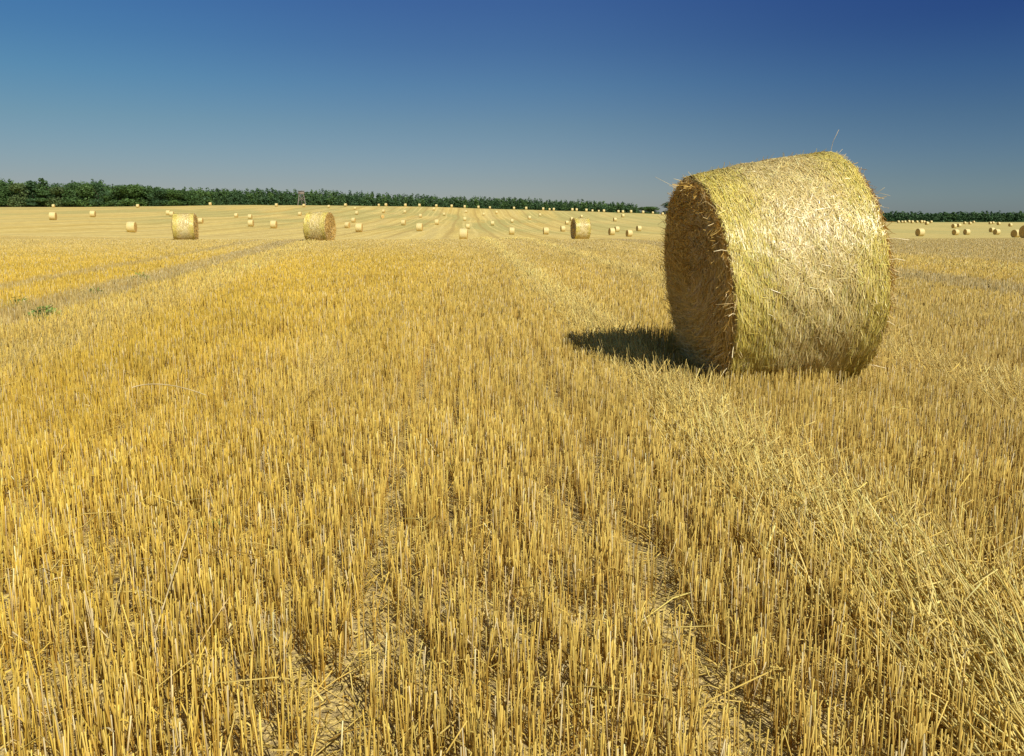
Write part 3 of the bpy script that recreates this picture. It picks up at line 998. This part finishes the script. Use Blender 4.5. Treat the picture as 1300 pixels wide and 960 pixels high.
fineM = [master(s, True) for s in (101, 102, 103)]
farM = [master(s, False) for s in (201, 202, 203, 204)]
GB = "round straw bales on the stubble field"
S1 = "tiny pale round bale on the skyline in front of the dark wood"
S2 = "tiny round bale in the far cluster before the right-hand wood"
S3 = "tiny pale round bale on the skyline at the left, in front of the tall wood"
# photo x, bottom y, height px, yaw (deg), label
BALES = [
    (236, 305, 33.5, 13, "second largest left bale with its right end showing, behind the paler strip at left"),
    (406.5, 306, 37, 20, "largest bale of the middle distance, its right end showing, left of centre"),
    (737, 304, 25.5, -9, "middle-distance bale with dark left end, between the centre and the huge bale"),
    (588.5, 304.3, 14.2, 0, "bale standing right in the paired wheel lines that run up the hill"),
    (167.5, 294, 14.5, 12, "bale low on the left slope, left of the second largest left bale"),
    (67.5, 279.4, 10, 25, "bale on the far left, nearest the left edge and below the wood"),
    (118, 275.7, 8, 20, "bale on the left slope between the far left one and the skyline bale"),
    (213.8, 273.3, 6.2, 10, "left one of two touching bales up the slope above the second largest left bale"),
    (218.2, 275, 6.4, 10, "right one of two touching bales up the slope above the second largest left bale"),
    (255, 284, 6.8, 12, "small bale peeping out just right of the second largest left bale"),
    (267, 260.6, 4.3, 5, S3), (68, 263.5, 4, 5, S3), (175, 263.8, 4.4, 5, S3), (351, 262.3, 4, 5, S3),
    (300, 276.2, 5.4, 10, "small dark-based bale left of the vertical pair on the left slope"),
    (317.6, 278.4, 6.2, 8, "upper one of two bales one above the other on the left slope"),
    (318.8, 287.7, 8.4, 8, "lower one of two bales one above the other on the left slope"),
    (347.6, 290, 9.8, 5, "pale bale left of the largest middle-distance bale, lowest in its group"),
    (380.7, 274, 5, 5, "small bale directly below the grey wooden tower"),
    (386, 262.8, 3.8, 5, "tiny bale at the foot of the grey wooden tower"),
    (417.5, 264.3, 3.8, 5, "tiny bale above the largest middle-distance bale, just right of its top"),
    (438.7, 262.3, 4.3, 5, S1),
    (451, 266.5, 3.6, 3, "small bale high on the slope, upper of the close vertical pair right of the largest"),
    (453, 272.8, 4.7, 3, "small bale high on the slope, lower of the close vertical pair right of the largest"),
    (448.8, 282.6, 6, 5, "topmost of the group of three bales right of the largest middle-distance bale"),
    (441, 289.7, 7.5, 10, "left bale in the group of three right of the largest middle-distance bale"),
    (455.8, 294, 12, 0, "right and biggest bale in the group of three right of the largest middle-distance bale"),
    (481, 261.6, 3, 5, S1), (490, 261.8, 4, 5, S1),
    (487, 270.4, 4.4, 3, "small bale under the skyline pair, left of the centre lines"),
    (485.6, 280.4, 3.6, 70, "low shaded bale seen end on, left of the centre of the hill"),
    (514.8, 261.7, 3.7, 3, S1), (532.6, 262.3, 3.7, 3, S1), (554, 263, 3.5, 3, S1), (573.5, 263.3, 3.8, 0, S1), (590, 264, 3.5, 0, S1),
    (607.4, 263.4, 3.5, 0, S1), (622, 264.4, 3.2, 0, S1), (652.5, 266, 3.4, -3, S1), (668, 265, 3.7, -3, S1), (689.6, 265.7, 3.6, -3, S1),
    (697.6, 267.2, 3, -3, S1), (703, 266.8, 3.5, -3, S1), (726.5, 268, 3.8, -5, S1), (732, 268, 3.6, -5, S1), (744.3, 268.8, 3.8, -5, S1),
    (752, 269.2, 3.2, -5, S1), (760, 269.5, 2.7, -5, S1), (766.5, 269.6, 3.7, -5, S1), (785, 270.5, 3.7, -5, S1), (790.7, 270.6, 3.6, -5, S1),
    (801, 270.3, 3.6, -5, S1), (816.3, 271.1, 3.6, -5, S1), (828.6, 271.6, 3, -5, S1),
    (514, 271, 4.2, 3, "small bale two thirds up the hill, left of the bale over the paired wheel lines"),
    (512.3, 286.3, 7, 5, "bale left of centre, lower left of the second bale in the middle rows"),
    (534, 276.4, 4.6, 2, "small bale straight above the one left of the paired wheel lines"),
    (532.8, 293.6, 11, 3, "bale next left of the one standing in the paired wheel lines, same row height"),
    (551, 267.4, 3.8, 2, "small bale just below the skyline, left of the paired wheel lines"),
    (554.6, 285.5, 6.7, 2, "bale beside a dark furrow, between two lower bales left of the paired wheel lines"),
    (564, 274, 3.8, 2, "small shaded bale upper left of the paired wheel lines"),
    (591.8, 270.4, 3.4, 0, "topmost small bale between the paired wheel lines, below the skyline"),
    (590, 280.6, 4.8, 0, "second bale from the top between the paired wheel lines"),
    (594, 290.8, 6.2, 0, "bale half hidden behind the one standing in the paired wheel lines"),
    (614, 273.8, 3.4, -2, "small bale right of the paired wheel lines, upper slope"),
    (630.5, 271.4, 3.3, -2, "small shaded bale below the skyline, second to the right of the wheel lines"),
    (625.2, 286.5, 5.8, -3, "bale lying beside the first furrow right of the paired wheel lines"),
    (650, 283, 4.8, -3, "small bale directly above the first bale right of the paired wheel lines"),
    (649.6, 298, 9.2, -3, "first bale right of the one in the paired wheel lines, low on the slope"),
    (672, 278.8, 5, -8, "bale with dark left side on the slope, above and right of the first right bale"),
    (685.5, 274.8, 3.8, -5, "small bale right of the dark-sided one on the upper slope"),
    (693, 297.8, 9, -5, "bale low on the slope halfway to the one with the dark left end"),
    (714.5, 294, 7.2, -12, "dark-ended small bale close left of the middle-distance bale with dark left end"),
    (719.6, 285.2, 5, -6, "small bale lower of the two just above left of the dark-ended middle bale"),
    (725.5, 280.5, 5, -12, "small bale upper of the two just above left of the dark-ended middle bale"),
    (738, 276.6, 3.8, -6, "small bale seen just over the top of the dark-ended middle bale"),
    (776.3, 298.5, 9, -14, "front bale of the close pair right of the dark-ended middle bale"),
    (783.2, 294.5, 7, -12, "back bale of the close pair right of the dark-ended middle bale"),
    (780.6, 281.2, 5, -14, "small bale with dark left side above the close pair"),
    (790.8, 276, 4.2, -8, "small bale just under the skyline left of the lone round tree"),
    (798.5, 300.6, 8.6, -14, "lowest bale between the close pair and the huge bale"),
    (810.8, 293.6, 7, -14, "bale with dark left side between the huge bale and the close pair"),
    (841, 273.5, 3.6, -8, "tiny bale beside the top left of the huge bale, below the lone trees"),
    (847, 282.5, 5, -16, "small bale partly hidden by the left side of the huge bale"),
    (1140.4, 283.3, 3.2, -12, S2), (1145, 283.3, 3, -12, S2), (1148.7, 283.3, 3.2, -12, S2), (1153.8, 282.6, 3.2, -12, S2), (1158, 283.6, 3.7, -12, S2),
    (1164, 283.3, 3.2, -12, S2), (1169.6, 283.4, 3.9, -12, S2), (1173, 283.4, 3.2, -12, S2), (1176.5, 285.6, 4.4, -25, S2), (1182, 283.4, 3.2, -12, S2),
    (1224.7, 284.8, 2.6, -12, S2), (1231.3, 285.1, 3.4, -20, S2), (1236, 283.4, 2.8, -20, S2), (1257, 285, 3.4, -12, S2), (1260.5, 284.6, 3.2, -12, S2),
    (1167.8, 299.9, 10.6, -22, "bale close right of the huge one with its dark left end showing"),
    (1211, 289.7, 6, -45, "left bale of the upper pair on the right, dark left end"),
    (1217.4, 288.5, 4.6, -20, "right smaller bale of the upper pair on the right"),
    (1213, 300.2, 7, -35, "left bale of the lower pair on the right, sunk behind the rise"),
    (1227, 301.6, 5.8, -20, "right bale of the lower pair on the right, only its top showing over the rise"),
    (1259, 295, 5.6, -20, "small bale alone on the flat right-hand field, above the half-hidden one"),
    (1265, 303, 5.8, -20, "half-hidden flat-looking bale behind the rise near the right edge"),
    (1267.6, 285.9, 3.9, -25, "small far bale before the right wood, third from the right edge"),
    (1282.5, 287.8, 4.2, -20, "small far bale before the right wood, nearest the right edge"),
    (1289.5, 302.5, 9.5, -24, "bale with reddish dark left end beside the frame's right edge, behind the rise"),
    (1304, 304.5, 17.5, -30, "bale cut off by the right edge of the photo"),
]
for i, (bx_, by_, h_, yw, lab) in enumerate(BALES):
    d0 = HB / h_ * F
    g = np.random.default_rng(900 + i)
    if h_ > 24:
        k = (bx_ - 650) / F
        yv = HB * F / h_
        zz_ = float(ground(k * yv, yv, False)); xv = k * (yv * math.cos(PITCH) - (zz_ + .7 - EYE) * math.sin(PITCH))
        loc = (xv, yv, float(ground(xv, yv, False)))
    else:
        loc = place(bx_, by_, d0, .85, 1.2) if h_ > 6 else place(bx_, by_, d0)
        loc = (loc[0], loc[1], loc[2] - 0.02)
    s = min(max(h_ * loc[1] / F / HB, 0.9), 1.12) * (1.06 if h_ > 24 else 1)
    az_ = math.degrees(math.atan2(loc[0], loc[1]))
    if h_ > 35: yw = 7
    elif bx_ < 430: yw = -(abs(az_) - (10 if h_ > 24 else 16))
    elif bx_ > 1100: yw = max(yw, -25) * .5
    rot = (0, R_(g.normal(0, 1.0)), R_(-yw - 0.0) if False else R_(yw * -1.0))
    rot = (0, R_(g.normal(0, 1.2)), R_(-yw + g.normal(0, 1.5)))
    roll = g.uniform(0, 6.28)
    m = fineM[i % 3] if h_ > 24 else farM[i % 4]
    zoff = .765
    if h_ > 6.9:
        r = empty("straw_bale", loc, rot)
        r.scale = (s, s, s)
        for nm, key in (("barrel", 'barrel'), ("end_face", 'end0'), ("end_face", 'end1')) + ((("straw_surface", 'straw'),) if h_ > 24 else ()):
            o = bpy.data.objects.new(nm, m[key]); col.objects.link(o); o.parent = r
            o.location = (0, 0, zoff); o.rotation_euler = (roll, 0, 0)
            if key == 'straw': o["kind"] = "stuff"
    else:
        r = bpy.data.objects.new("straw_bale", m['one']); col.objects.link(r)
        r.location = (loc[0], loc[1], loc[2] + zoff * s); r.scale = (s, s, s)
        r.rotation_euler = rot
    tag(r, lab, "straw bale", GB)


# ------------------------------------------------------------------ trees
def crown(seed, h, w, kind, nq, q):
    """leaf clumps; base of the crown low. returns V, faces, colours"""
    g = np.random.default_rng(seed)
    blobs = []
    if kind == 'broad':
        for k in range(15):
            a = g.uniform(0, 6.28); r = w / 2 * .62 * math.sqrt(g.random()); zz = h * g.uniform(.14, .82)
            sq = 1 - .45 * abs(zz / h - .5) * 2
            blobs.append((r * sq * math.cos(a), r * sq * math.sin(a), zz, w * g.uniform(.17, .27), h * g.uniform(.12, .18)))
        for k in range(7):
            a = k * .9 + g.uniform(0, .5)
            blobs.append((w * .30 * math.cos(a), w * .30 * math.sin(a), h * g.uniform(.08, .22), w * .20, h * .13))
    else:
        for k in range(13):
            zz = h * (.12 + .82 * k / 12); rr = w / 2 * (1.08 - zz / h) ** .55 + .25
            a = g.uniform(0, 6.28)
            blobs.append((rr * .45 * math.cos(a), rr * .45 * math.sin(a), zz, rr * g.uniform(.6, .9), h * .07))
    blobs = np.array(blobs)
    wgt = blobs[:, 3] ** 2; wgt /= wgt.sum()
    bi = g.choice(len(blobs), nq, p=wgt)
    d = norm(g.normal(0, 1, (nq, 3)))
    rad = g.uniform(.72, 1.08, nq)[:, None]
    cen = blobs[bi, :3] + d * rad * blobs[bi][:, [3, 3, 4]]
    n = norm(d * .8 + g.normal(0, .6, (nq, 3)))
    A = norm(np.cross(n, g.normal(0, 1, (nq, 3)))); B = np.cross(n, A)
    sz = q * g.uniform(.5, 1.3, nq)[:, None]
    V = np.stack([cen - A * sz - B * sz * .6, cen + A * sz * .8 - B * sz * .5, cen + A * sz + B * sz * .7, cen - A * sz * .6 + B * sz * .6], 1).reshape(-1, 3)
    return V, np.arange(nq * 4).reshape(-1, 4), g.random(nq), bi


def tree_mesh(seed, h, w, kind, nq, q, tint):
    V, Q, k, bi = crown(seed, h, w, kind, nq, q)
    bt = np.random.default_rng(seed).random(40)[bi][:, None]
    c = np.array(tint)[None] * (.82 + .34 * k[:, None]) * (.85 + .3 * bt)
    me = mesh("crown", V, [Q], np.repeat(c, 4, 0))
    g = np.random.default_rng(seed + 5)
    # trunk and a few limbs
    t = np.linspace(0, 1, 6)
    P = [np.stack([.15 * np.sin(t * 3 + seed), .1 * np.cos(t * 2.5), h * (.8 if kind != 'broad' else .55) * t], -1)]
    rad = [np.interp(t, [0, 1], [w * .035 + .08, .06])]
    for j in range(5):
        a = g.uniform(0, 6.28); z0 = h * g.uniform(.2, .45)
        e = np.array([math.cos(a) * w * .3, math.sin(a) * w * .3, h * .22])
        P.append(np.array([0, 0, z0]) + e * t[:, None]); rad.append(np.interp(t, [0, 1], [w * .014 + .03, .03]))
    Vt, ft = tubes(np.array(P), np.array(rad), 7)
    mt = mesh("trunk", Vt, ft, smooth=True)
    return me, mt


bk = NT("bark")
bk.l(bk.mix(bk.noise(None, 12), (.10, .07, .045), (.20, .15, .10)), bk.p.inputs['Base Color'])
bk.p.inputs['Roughness'].default_value = .9
m_bark = bk.m
G1, G2, G3, G4 = (.068, .130, .038), (.088, .160, .040), (.056, .113, .042), (.11, .160, .054)
variants = {}
for nm, (seed, kind, tint) in {'a': (1, 'broad', G1), 'b': (2, 'broad', G2), 'c': (3, 'pine', G3), 'd': (4, 'broad', G4), 'e': (6, 'pine', G1), 'f': (7, 'broad', G3)}.items():
    me, mt = tree_mesh(seed, 1.0 * 16, 11 if kind == 'broad' else 7, kind, 4200, .34, tint)
    me.materials.append(m_leaf); mt.materials.append(m_bark)
    variants[nm] = (me, mt, kind)


def tree(px, top, depth, var, wpx, label, name, group=None, base_y=None):
    k = (px - 650) / F
    x_ = k * depth * math.cos(PITCH)
    z0 = float(ground(x_, depth, False))
    ztop = float(k_of_y(top)) * depth + EYE
    x_ = k * (depth * math.cos(PITCH) - (ztop - EYE) * math.sin(PITCH))
    me, mt, kind = variants[var]
    H_ = ztop - z0
    W_ = wpx * depth / F
    r = empty(name, (x_, depth, z0 - .2), (0, 0, (px * 1.37) % 6.28))
    zext = 16 * (.96 if kind == 'broad' else .99)
    r.scale = (W_ / (9.5 if kind == 'broad' else 6.6), W_ / (9.5 if kind == 'broad' else 6.6), (H_ + .2) / zext)
    for nm, m_ in (("crown", me), ("trunk", mt)):
        o = bpy.data.objects.new(nm, m_); col.objects.link(o); o.parent = r
    tag(r, label, "tree", group)


GT = "trees along the front of the left wood"
FR = [
    (-14, 226, 'f', 26, None), (6, 227, 'a', 24, "dark broad tree at the very left edge of the wood"),
    (24, 232, 'd', 22, "olive green tree second from the left edge of the wood"),
    (40, 230, 'c', 18, "dark pointed tree between two olive crowns in the left wood"),
    (54, 227, 'e', 17, "narrow spiky-topped pine in the left wood above the far left bales"),
    (75, 237, 'd', 26, "low pale green round tree at the foot of the left wood"),
    (92, 229, 'a', 22, "dark round tree right of the low pale green one"),
    (108, 231, 'b', 24, "mid green round tree above the bale on the left slope"),
    (123, 228, 'f', 20, "highest dark crown in the left wood before the outline drops"),
    (137, 247, 'b', 17, "small bright green tree at the field edge in the left wood"),
    (150, 233, 'a', 24, "dark crown where the left wood's outline starts to drop"),
    (168, 232, 'b', 28, "broad mid green crown right of the dip in the left wood"),
    (186, 235, 'a', 24, "dark green round crown right of the broad mid green crown"),
    (203, 238, 'f', 22, "dark crown near the right end of the tall left wood"),
    (219, 239, 'b', 22, "rounded green crown above the second largest left bale"),
    (236, 240, 'a', 24, "last tall dark crown before the wood falls back to the right"),
]
for px, top, var, w_, lab in FR:
    if lab is None: continue
    tree(px, top, 486 + (px % 7), var, w_ * 1.12, lab, "pine_tree" if variants[var][2] == 'pine' else "broadleaf_tree", GT)
tree(823, 261.5, 500, 'b', 27, "low wide round tree standing alone where the long wood ends", "broadleaf_tree")
tree(857, 255.5, 505, 'f', 30, "lone dark tree half hidden behind the upper left of the huge bale", "broadleaf_tree")

# the wood itself: one mass, row behind row
segs = []
topL = [(-250, 226), (0, 226), (20, 228), (60, 229), (100, 230), (120, 228), (150, 234), (175, 231.5), (200, 237), (240, 238), (300, 238.5), (380, 240.5), (420, 241.5),
        (450, 243), (500, 246), (560, 248.5), (600, 250), (650, 251), (700, 253.5), (750, 255), (790, 257), (808, 260)]
depL = [(-250, 520), (0, 505), (235, 520), (300, 600), (500, 640), (700, 700), (808, 700)]
topR = [(855, 274), (1000, 271), (1115, 268.5), (1150, 269.5), (1200, 270), (1240, 269), (1300, 269.5), (1400, 270), (1600, 270)]
depR = [(855, 1300), (1600, 1150)]
wp = []
g = np.random.default_rng(77)


def wood(tops, deps, x0, x1, step_m, rows, nq, q, conif, tints, pw):
    tx, ty = zip(*tops); dx_, dy_ = zip(*deps)
    for rw in range(rows):
        px = x0 + g.uniform(0, 4)
        while px < x1:
            dp = float(np.interp(px, dx_, dy_)) + rw * 9 + g.uniform(-3, 3)
            tp_ = float(np.interp(px, tx, ty)) + g.normal(0.3, .5 if dp < 900 else .4) - (1.0 if rw == 1 else 0) + (1.5 if rw == 0 else 0)
            kind = 'pine' if g.random() < conif(px) else 'broad'
            if kind == 'pine': tp_ -= g.uniform(0, 1.0)
            z0 = None
            k = (px - 650) / F
            zt = float(k_of_y(tp_)) * dp + EYE
            xx_ = k * dp * math.cos(PITCH)
            zg = float(ground(xx_, dp, False))
            H_ = max(zt - zg, 5.0)
            W_ = g.uniform(.75, 1.25) * pw * (.75 if kind == 'pine' else 1)
            V, Q, kk, bi = crown(int(g.integers(1e6)), H_, W_, kind, nq, q)
            # dark lower storey down to the ground
            V = V + np.array([xx_, dp, zg - .2])
            bt = g.random(40)[bi][:, None]
            c = np.array(tints[int(g.integers(len(tints)))])[None] * (.82 + .34 * kk[:, None]) * (.85 + .3 * bt)
            wp.append((V, [Q], np.repeat(c, 4, 0)))
            # undergrowth
            Vu, Qu, ku, bu = crown(int(g.integers(1e6)), H_ * .9, W_ * 1.2, 'broad', nq // 2, q)
            wp.append((Vu + np.array([xx_ + g.uniform(-3, 3), dp - 2, zg - .2 - H_ * .12]), [Qu], np.repeat(np.array(G3)[None] * (.6 + .6 * ku[:, None]), 4, 0)))
            px += step_m * F / dp * g.uniform(.8, 1.25)


wood(topL, depL, -250, 236, 5.2, 3, 1000, .42, lambda p: .25, [G1, G2, G3, G1], 11)
wood(topL, depL, 236, 809, 4.2, 3, 560, .48, lambda p: .25 if p < 400 else .6, [G1, G2, G3, G3], 8.5)
V, f, C = merge(wp)
wd = link("wood", mesh("wood", V, f, C), m_leaf)
tag(wd, "long dark green mixed wood along the crest of the hill", "wood", kind="stuff")
wp.clear()
wood(topR, depR, 860, 1600, 6.0, 2, 300, 1.2, lambda p: .45, [G1, G3, G3], 14)
V, f, C = merge(wp)
wd2 = link("wood", mesh("wood", V, f, C), m_leaf)
tag(wd2, "low dark far-off wood on the plain behind the right-hand bales", "wood", kind="stuff")

# ------------------------------------------------------------------ wooden lookout tower before the wood
W = NT("weathered_grey_wood")
W.l(W.mix(W.noise(None, 3), (.20, .17, .14), (.32, .27, .23)), W.p.inputs['Base Color'])
W.p.inputs['Roughness'].default_value = .85
m_wood = W.m


def beams(segs_, r, n=6):
    P = np.array([[a, b] for a, b in segs_], float)
    return tubes(P, np.full((len(P), 2), r), 4)


TDEP = 462
kx = (384 - 650) / F
tx_ = kx * TDEP * math.cos(PITCH)
tz_ = float(ground(tx_, TDEP, False))
tw = empty("lookout_tower", (tx_, TDEP, tz_ - .1), (0, 0, R_(12)))
tag(tw, "grey wooden four-legged tower standing in front of the wood on the crest", "tower")
Ht = float(k_of_y(242)) * TDEP + EYE - tz_
for sx in (-1, 1):
    for sy in (-1, 1):
        V, f = beams([((sx * 2.2, sy * 1.5, 0), (sx * 1.2, sy * .9, Ht * .80))], .13)
        link("leg", mesh("leg", V, f), m_wood, tw)
V, f = beams([((-1.9, -1.3, Ht * .25), (1.4, -1.05, Ht * .62)), ((1.9, -1.3, Ht * .25), (-1.4, -1.05, Ht * .62)), ((-1.6, 1.2, Ht * .45), (1.6, 1.2, Ht * .45)),
              ((-1.6, -1.2, Ht * .45), (1.6, -1.2, Ht * .45))], .08)
link("brace", mesh("brace", V, f), m_wood, tw)


def box(x0, x1, y0, y1, z0, z1):
    V = np.array([(x, y, z) for x in (x0, x1) for y in (y0, y1) for z in (z0, z1)], float)
    return V, [np.array([[0, 1, 3, 2], [4, 6, 7, 5], [0, 4, 5, 1], [2, 3, 7, 6], [0, 2, 6, 4], [1, 5, 7, 3]])]


V, f = box(-1.7, 1.7, -1.3, 1.3, Ht * .78, Ht * .81)
link("platform", mesh("platform", V, f), m_wood, tw)
vs = []; n0 = 0; fsx = []
for b_ in ((-1.6, 1.6, -1.25, -1.17, Ht * .812, Ht * .90), (-1.6, 1.6, 1.17, 1.25, Ht * .812, Ht * .96), (-1.65, -1.57, -1.16, 1.16, Ht * .812, Ht * .95), (1.57, 1.65, -1.16, 1.16, Ht * .812, Ht * .95)):
    V, f = box(*b_); vs.append(V); fsx.append(f[0] + n0); n0 += 8
link("cabin_wall", mesh("cabin_wall", np.vstack(vs), fsx), m_wood, tw)
V = np.array([(-2, -1.6, Ht * .955), (2, -1.6, Ht * .955), (2, 1.6, Ht * 1.0), (-2, 1.6, Ht * 1.0), (-2, -1.6, Ht * .968), (2, -1.6, Ht * .968), (2, 1.6, Ht * 1.013), (-2, 1.6, Ht * 1.013)])
link("roof", mesh("roof", V, [np.array([[0, 3, 2, 1], [4, 5, 6, 7], [0, 1, 5, 4], [1, 2, 6, 5], [2, 3, 7, 6], [3, 0, 4, 7]])]), m_wood, tw)
V, f = beams([((.4, -2.4, 0), (.3, -1.3, Ht * .8)), ((-.2, -2.4, 0), (-.2, -1.3, Ht * .8))] + [((.4 - .01 * k, -2.4 + .14 * k, Ht * .1 * k + .3), (-.2, -2.4 + .14 * k, Ht * .1 * k + .3)) for k in range(8)], .05)
link("ladder", mesh("ladder", V, f), m_wood, tw)


# ------------------------------------------------------------------ green weeds
def weed(px, py, h, w, n, seed, label):
    g = np.random.default_rng(seed)
    p = gp(px, py, 0)
    z0 = float(ground(p[0], p[1]))
    r = empty("weed", (p[0], p[1], z0))
    a = g.uniform(0, 6.28, n); rr = w * np.sqrt(g.random(n)); hh = h * g.uniform(.2, 1, n)
    c0 = np.stack([rr * np.cos(a), rr * np.sin(a), hh * (1 - .5 * (rr / w) ** 2)], -1)
    d = norm(np.stack([np.cos(a), np.sin(a), g.uniform(-.1, 1.1, n)], -1) + g.normal(0, .4, (n, 3)))
    ln = g.uniform(.03, .08, n)[:, None]
    P = np.stack([c0, c0 + d * ln * .5, c0 + d * ln + np.array([[0, 0, -.012]])], 1)
    side = norm(np.cross(d, g.normal(0, 1, (n, 3))))
    V, f = ribbons(P, side, g.uniform(.012, .026, n)[:, None] * np.array([[.4, 1, .15]]))
    c = np.array([.19, .27, .06]) * g.uniform(.6, 1.6, n)[:, None]
    link("leaves", mesh("leaves", V, f, np.repeat(c, 6, 0)), m_leaf, r)
    m = max(4, n // 12)
    a = g.uniform(0, 6.28, m); e = w * .8 * np.sqrt(g.random(m))
    P = np.stack([np.zeros((m, 3)), np.stack([e * np.cos(a), e * np.sin(a), h * g.uniform(.4, .95, m)], -1)], 1)
    V, f = tubes(P, np.full((m, 2), .003), 4)
    link("stems", mesh("stems", V, f, np.tile([[.10, .15, .04]], (len(V), 1))), m_leaf, r)
    tag(r, label, "weed", "green weeds in the stubble")


weed(57, 414, .24, .15, 260, 1, "largest green weed clump in the stubble near the left edge")
weed(22, 398, .22, .16, 140, 2, "smaller green weed left of the largest clump")
weed(180, 363, .22, .16, 200, 3, "green weed in the grey strip above the arched straw at left")
weed(122, 383, .21, .10, 80, 4, "small green weed between the two bigger ones at left")
weed(263, 672, .05, .02, 9, 5, "tiny green seedling low among the foreground stubble rows")
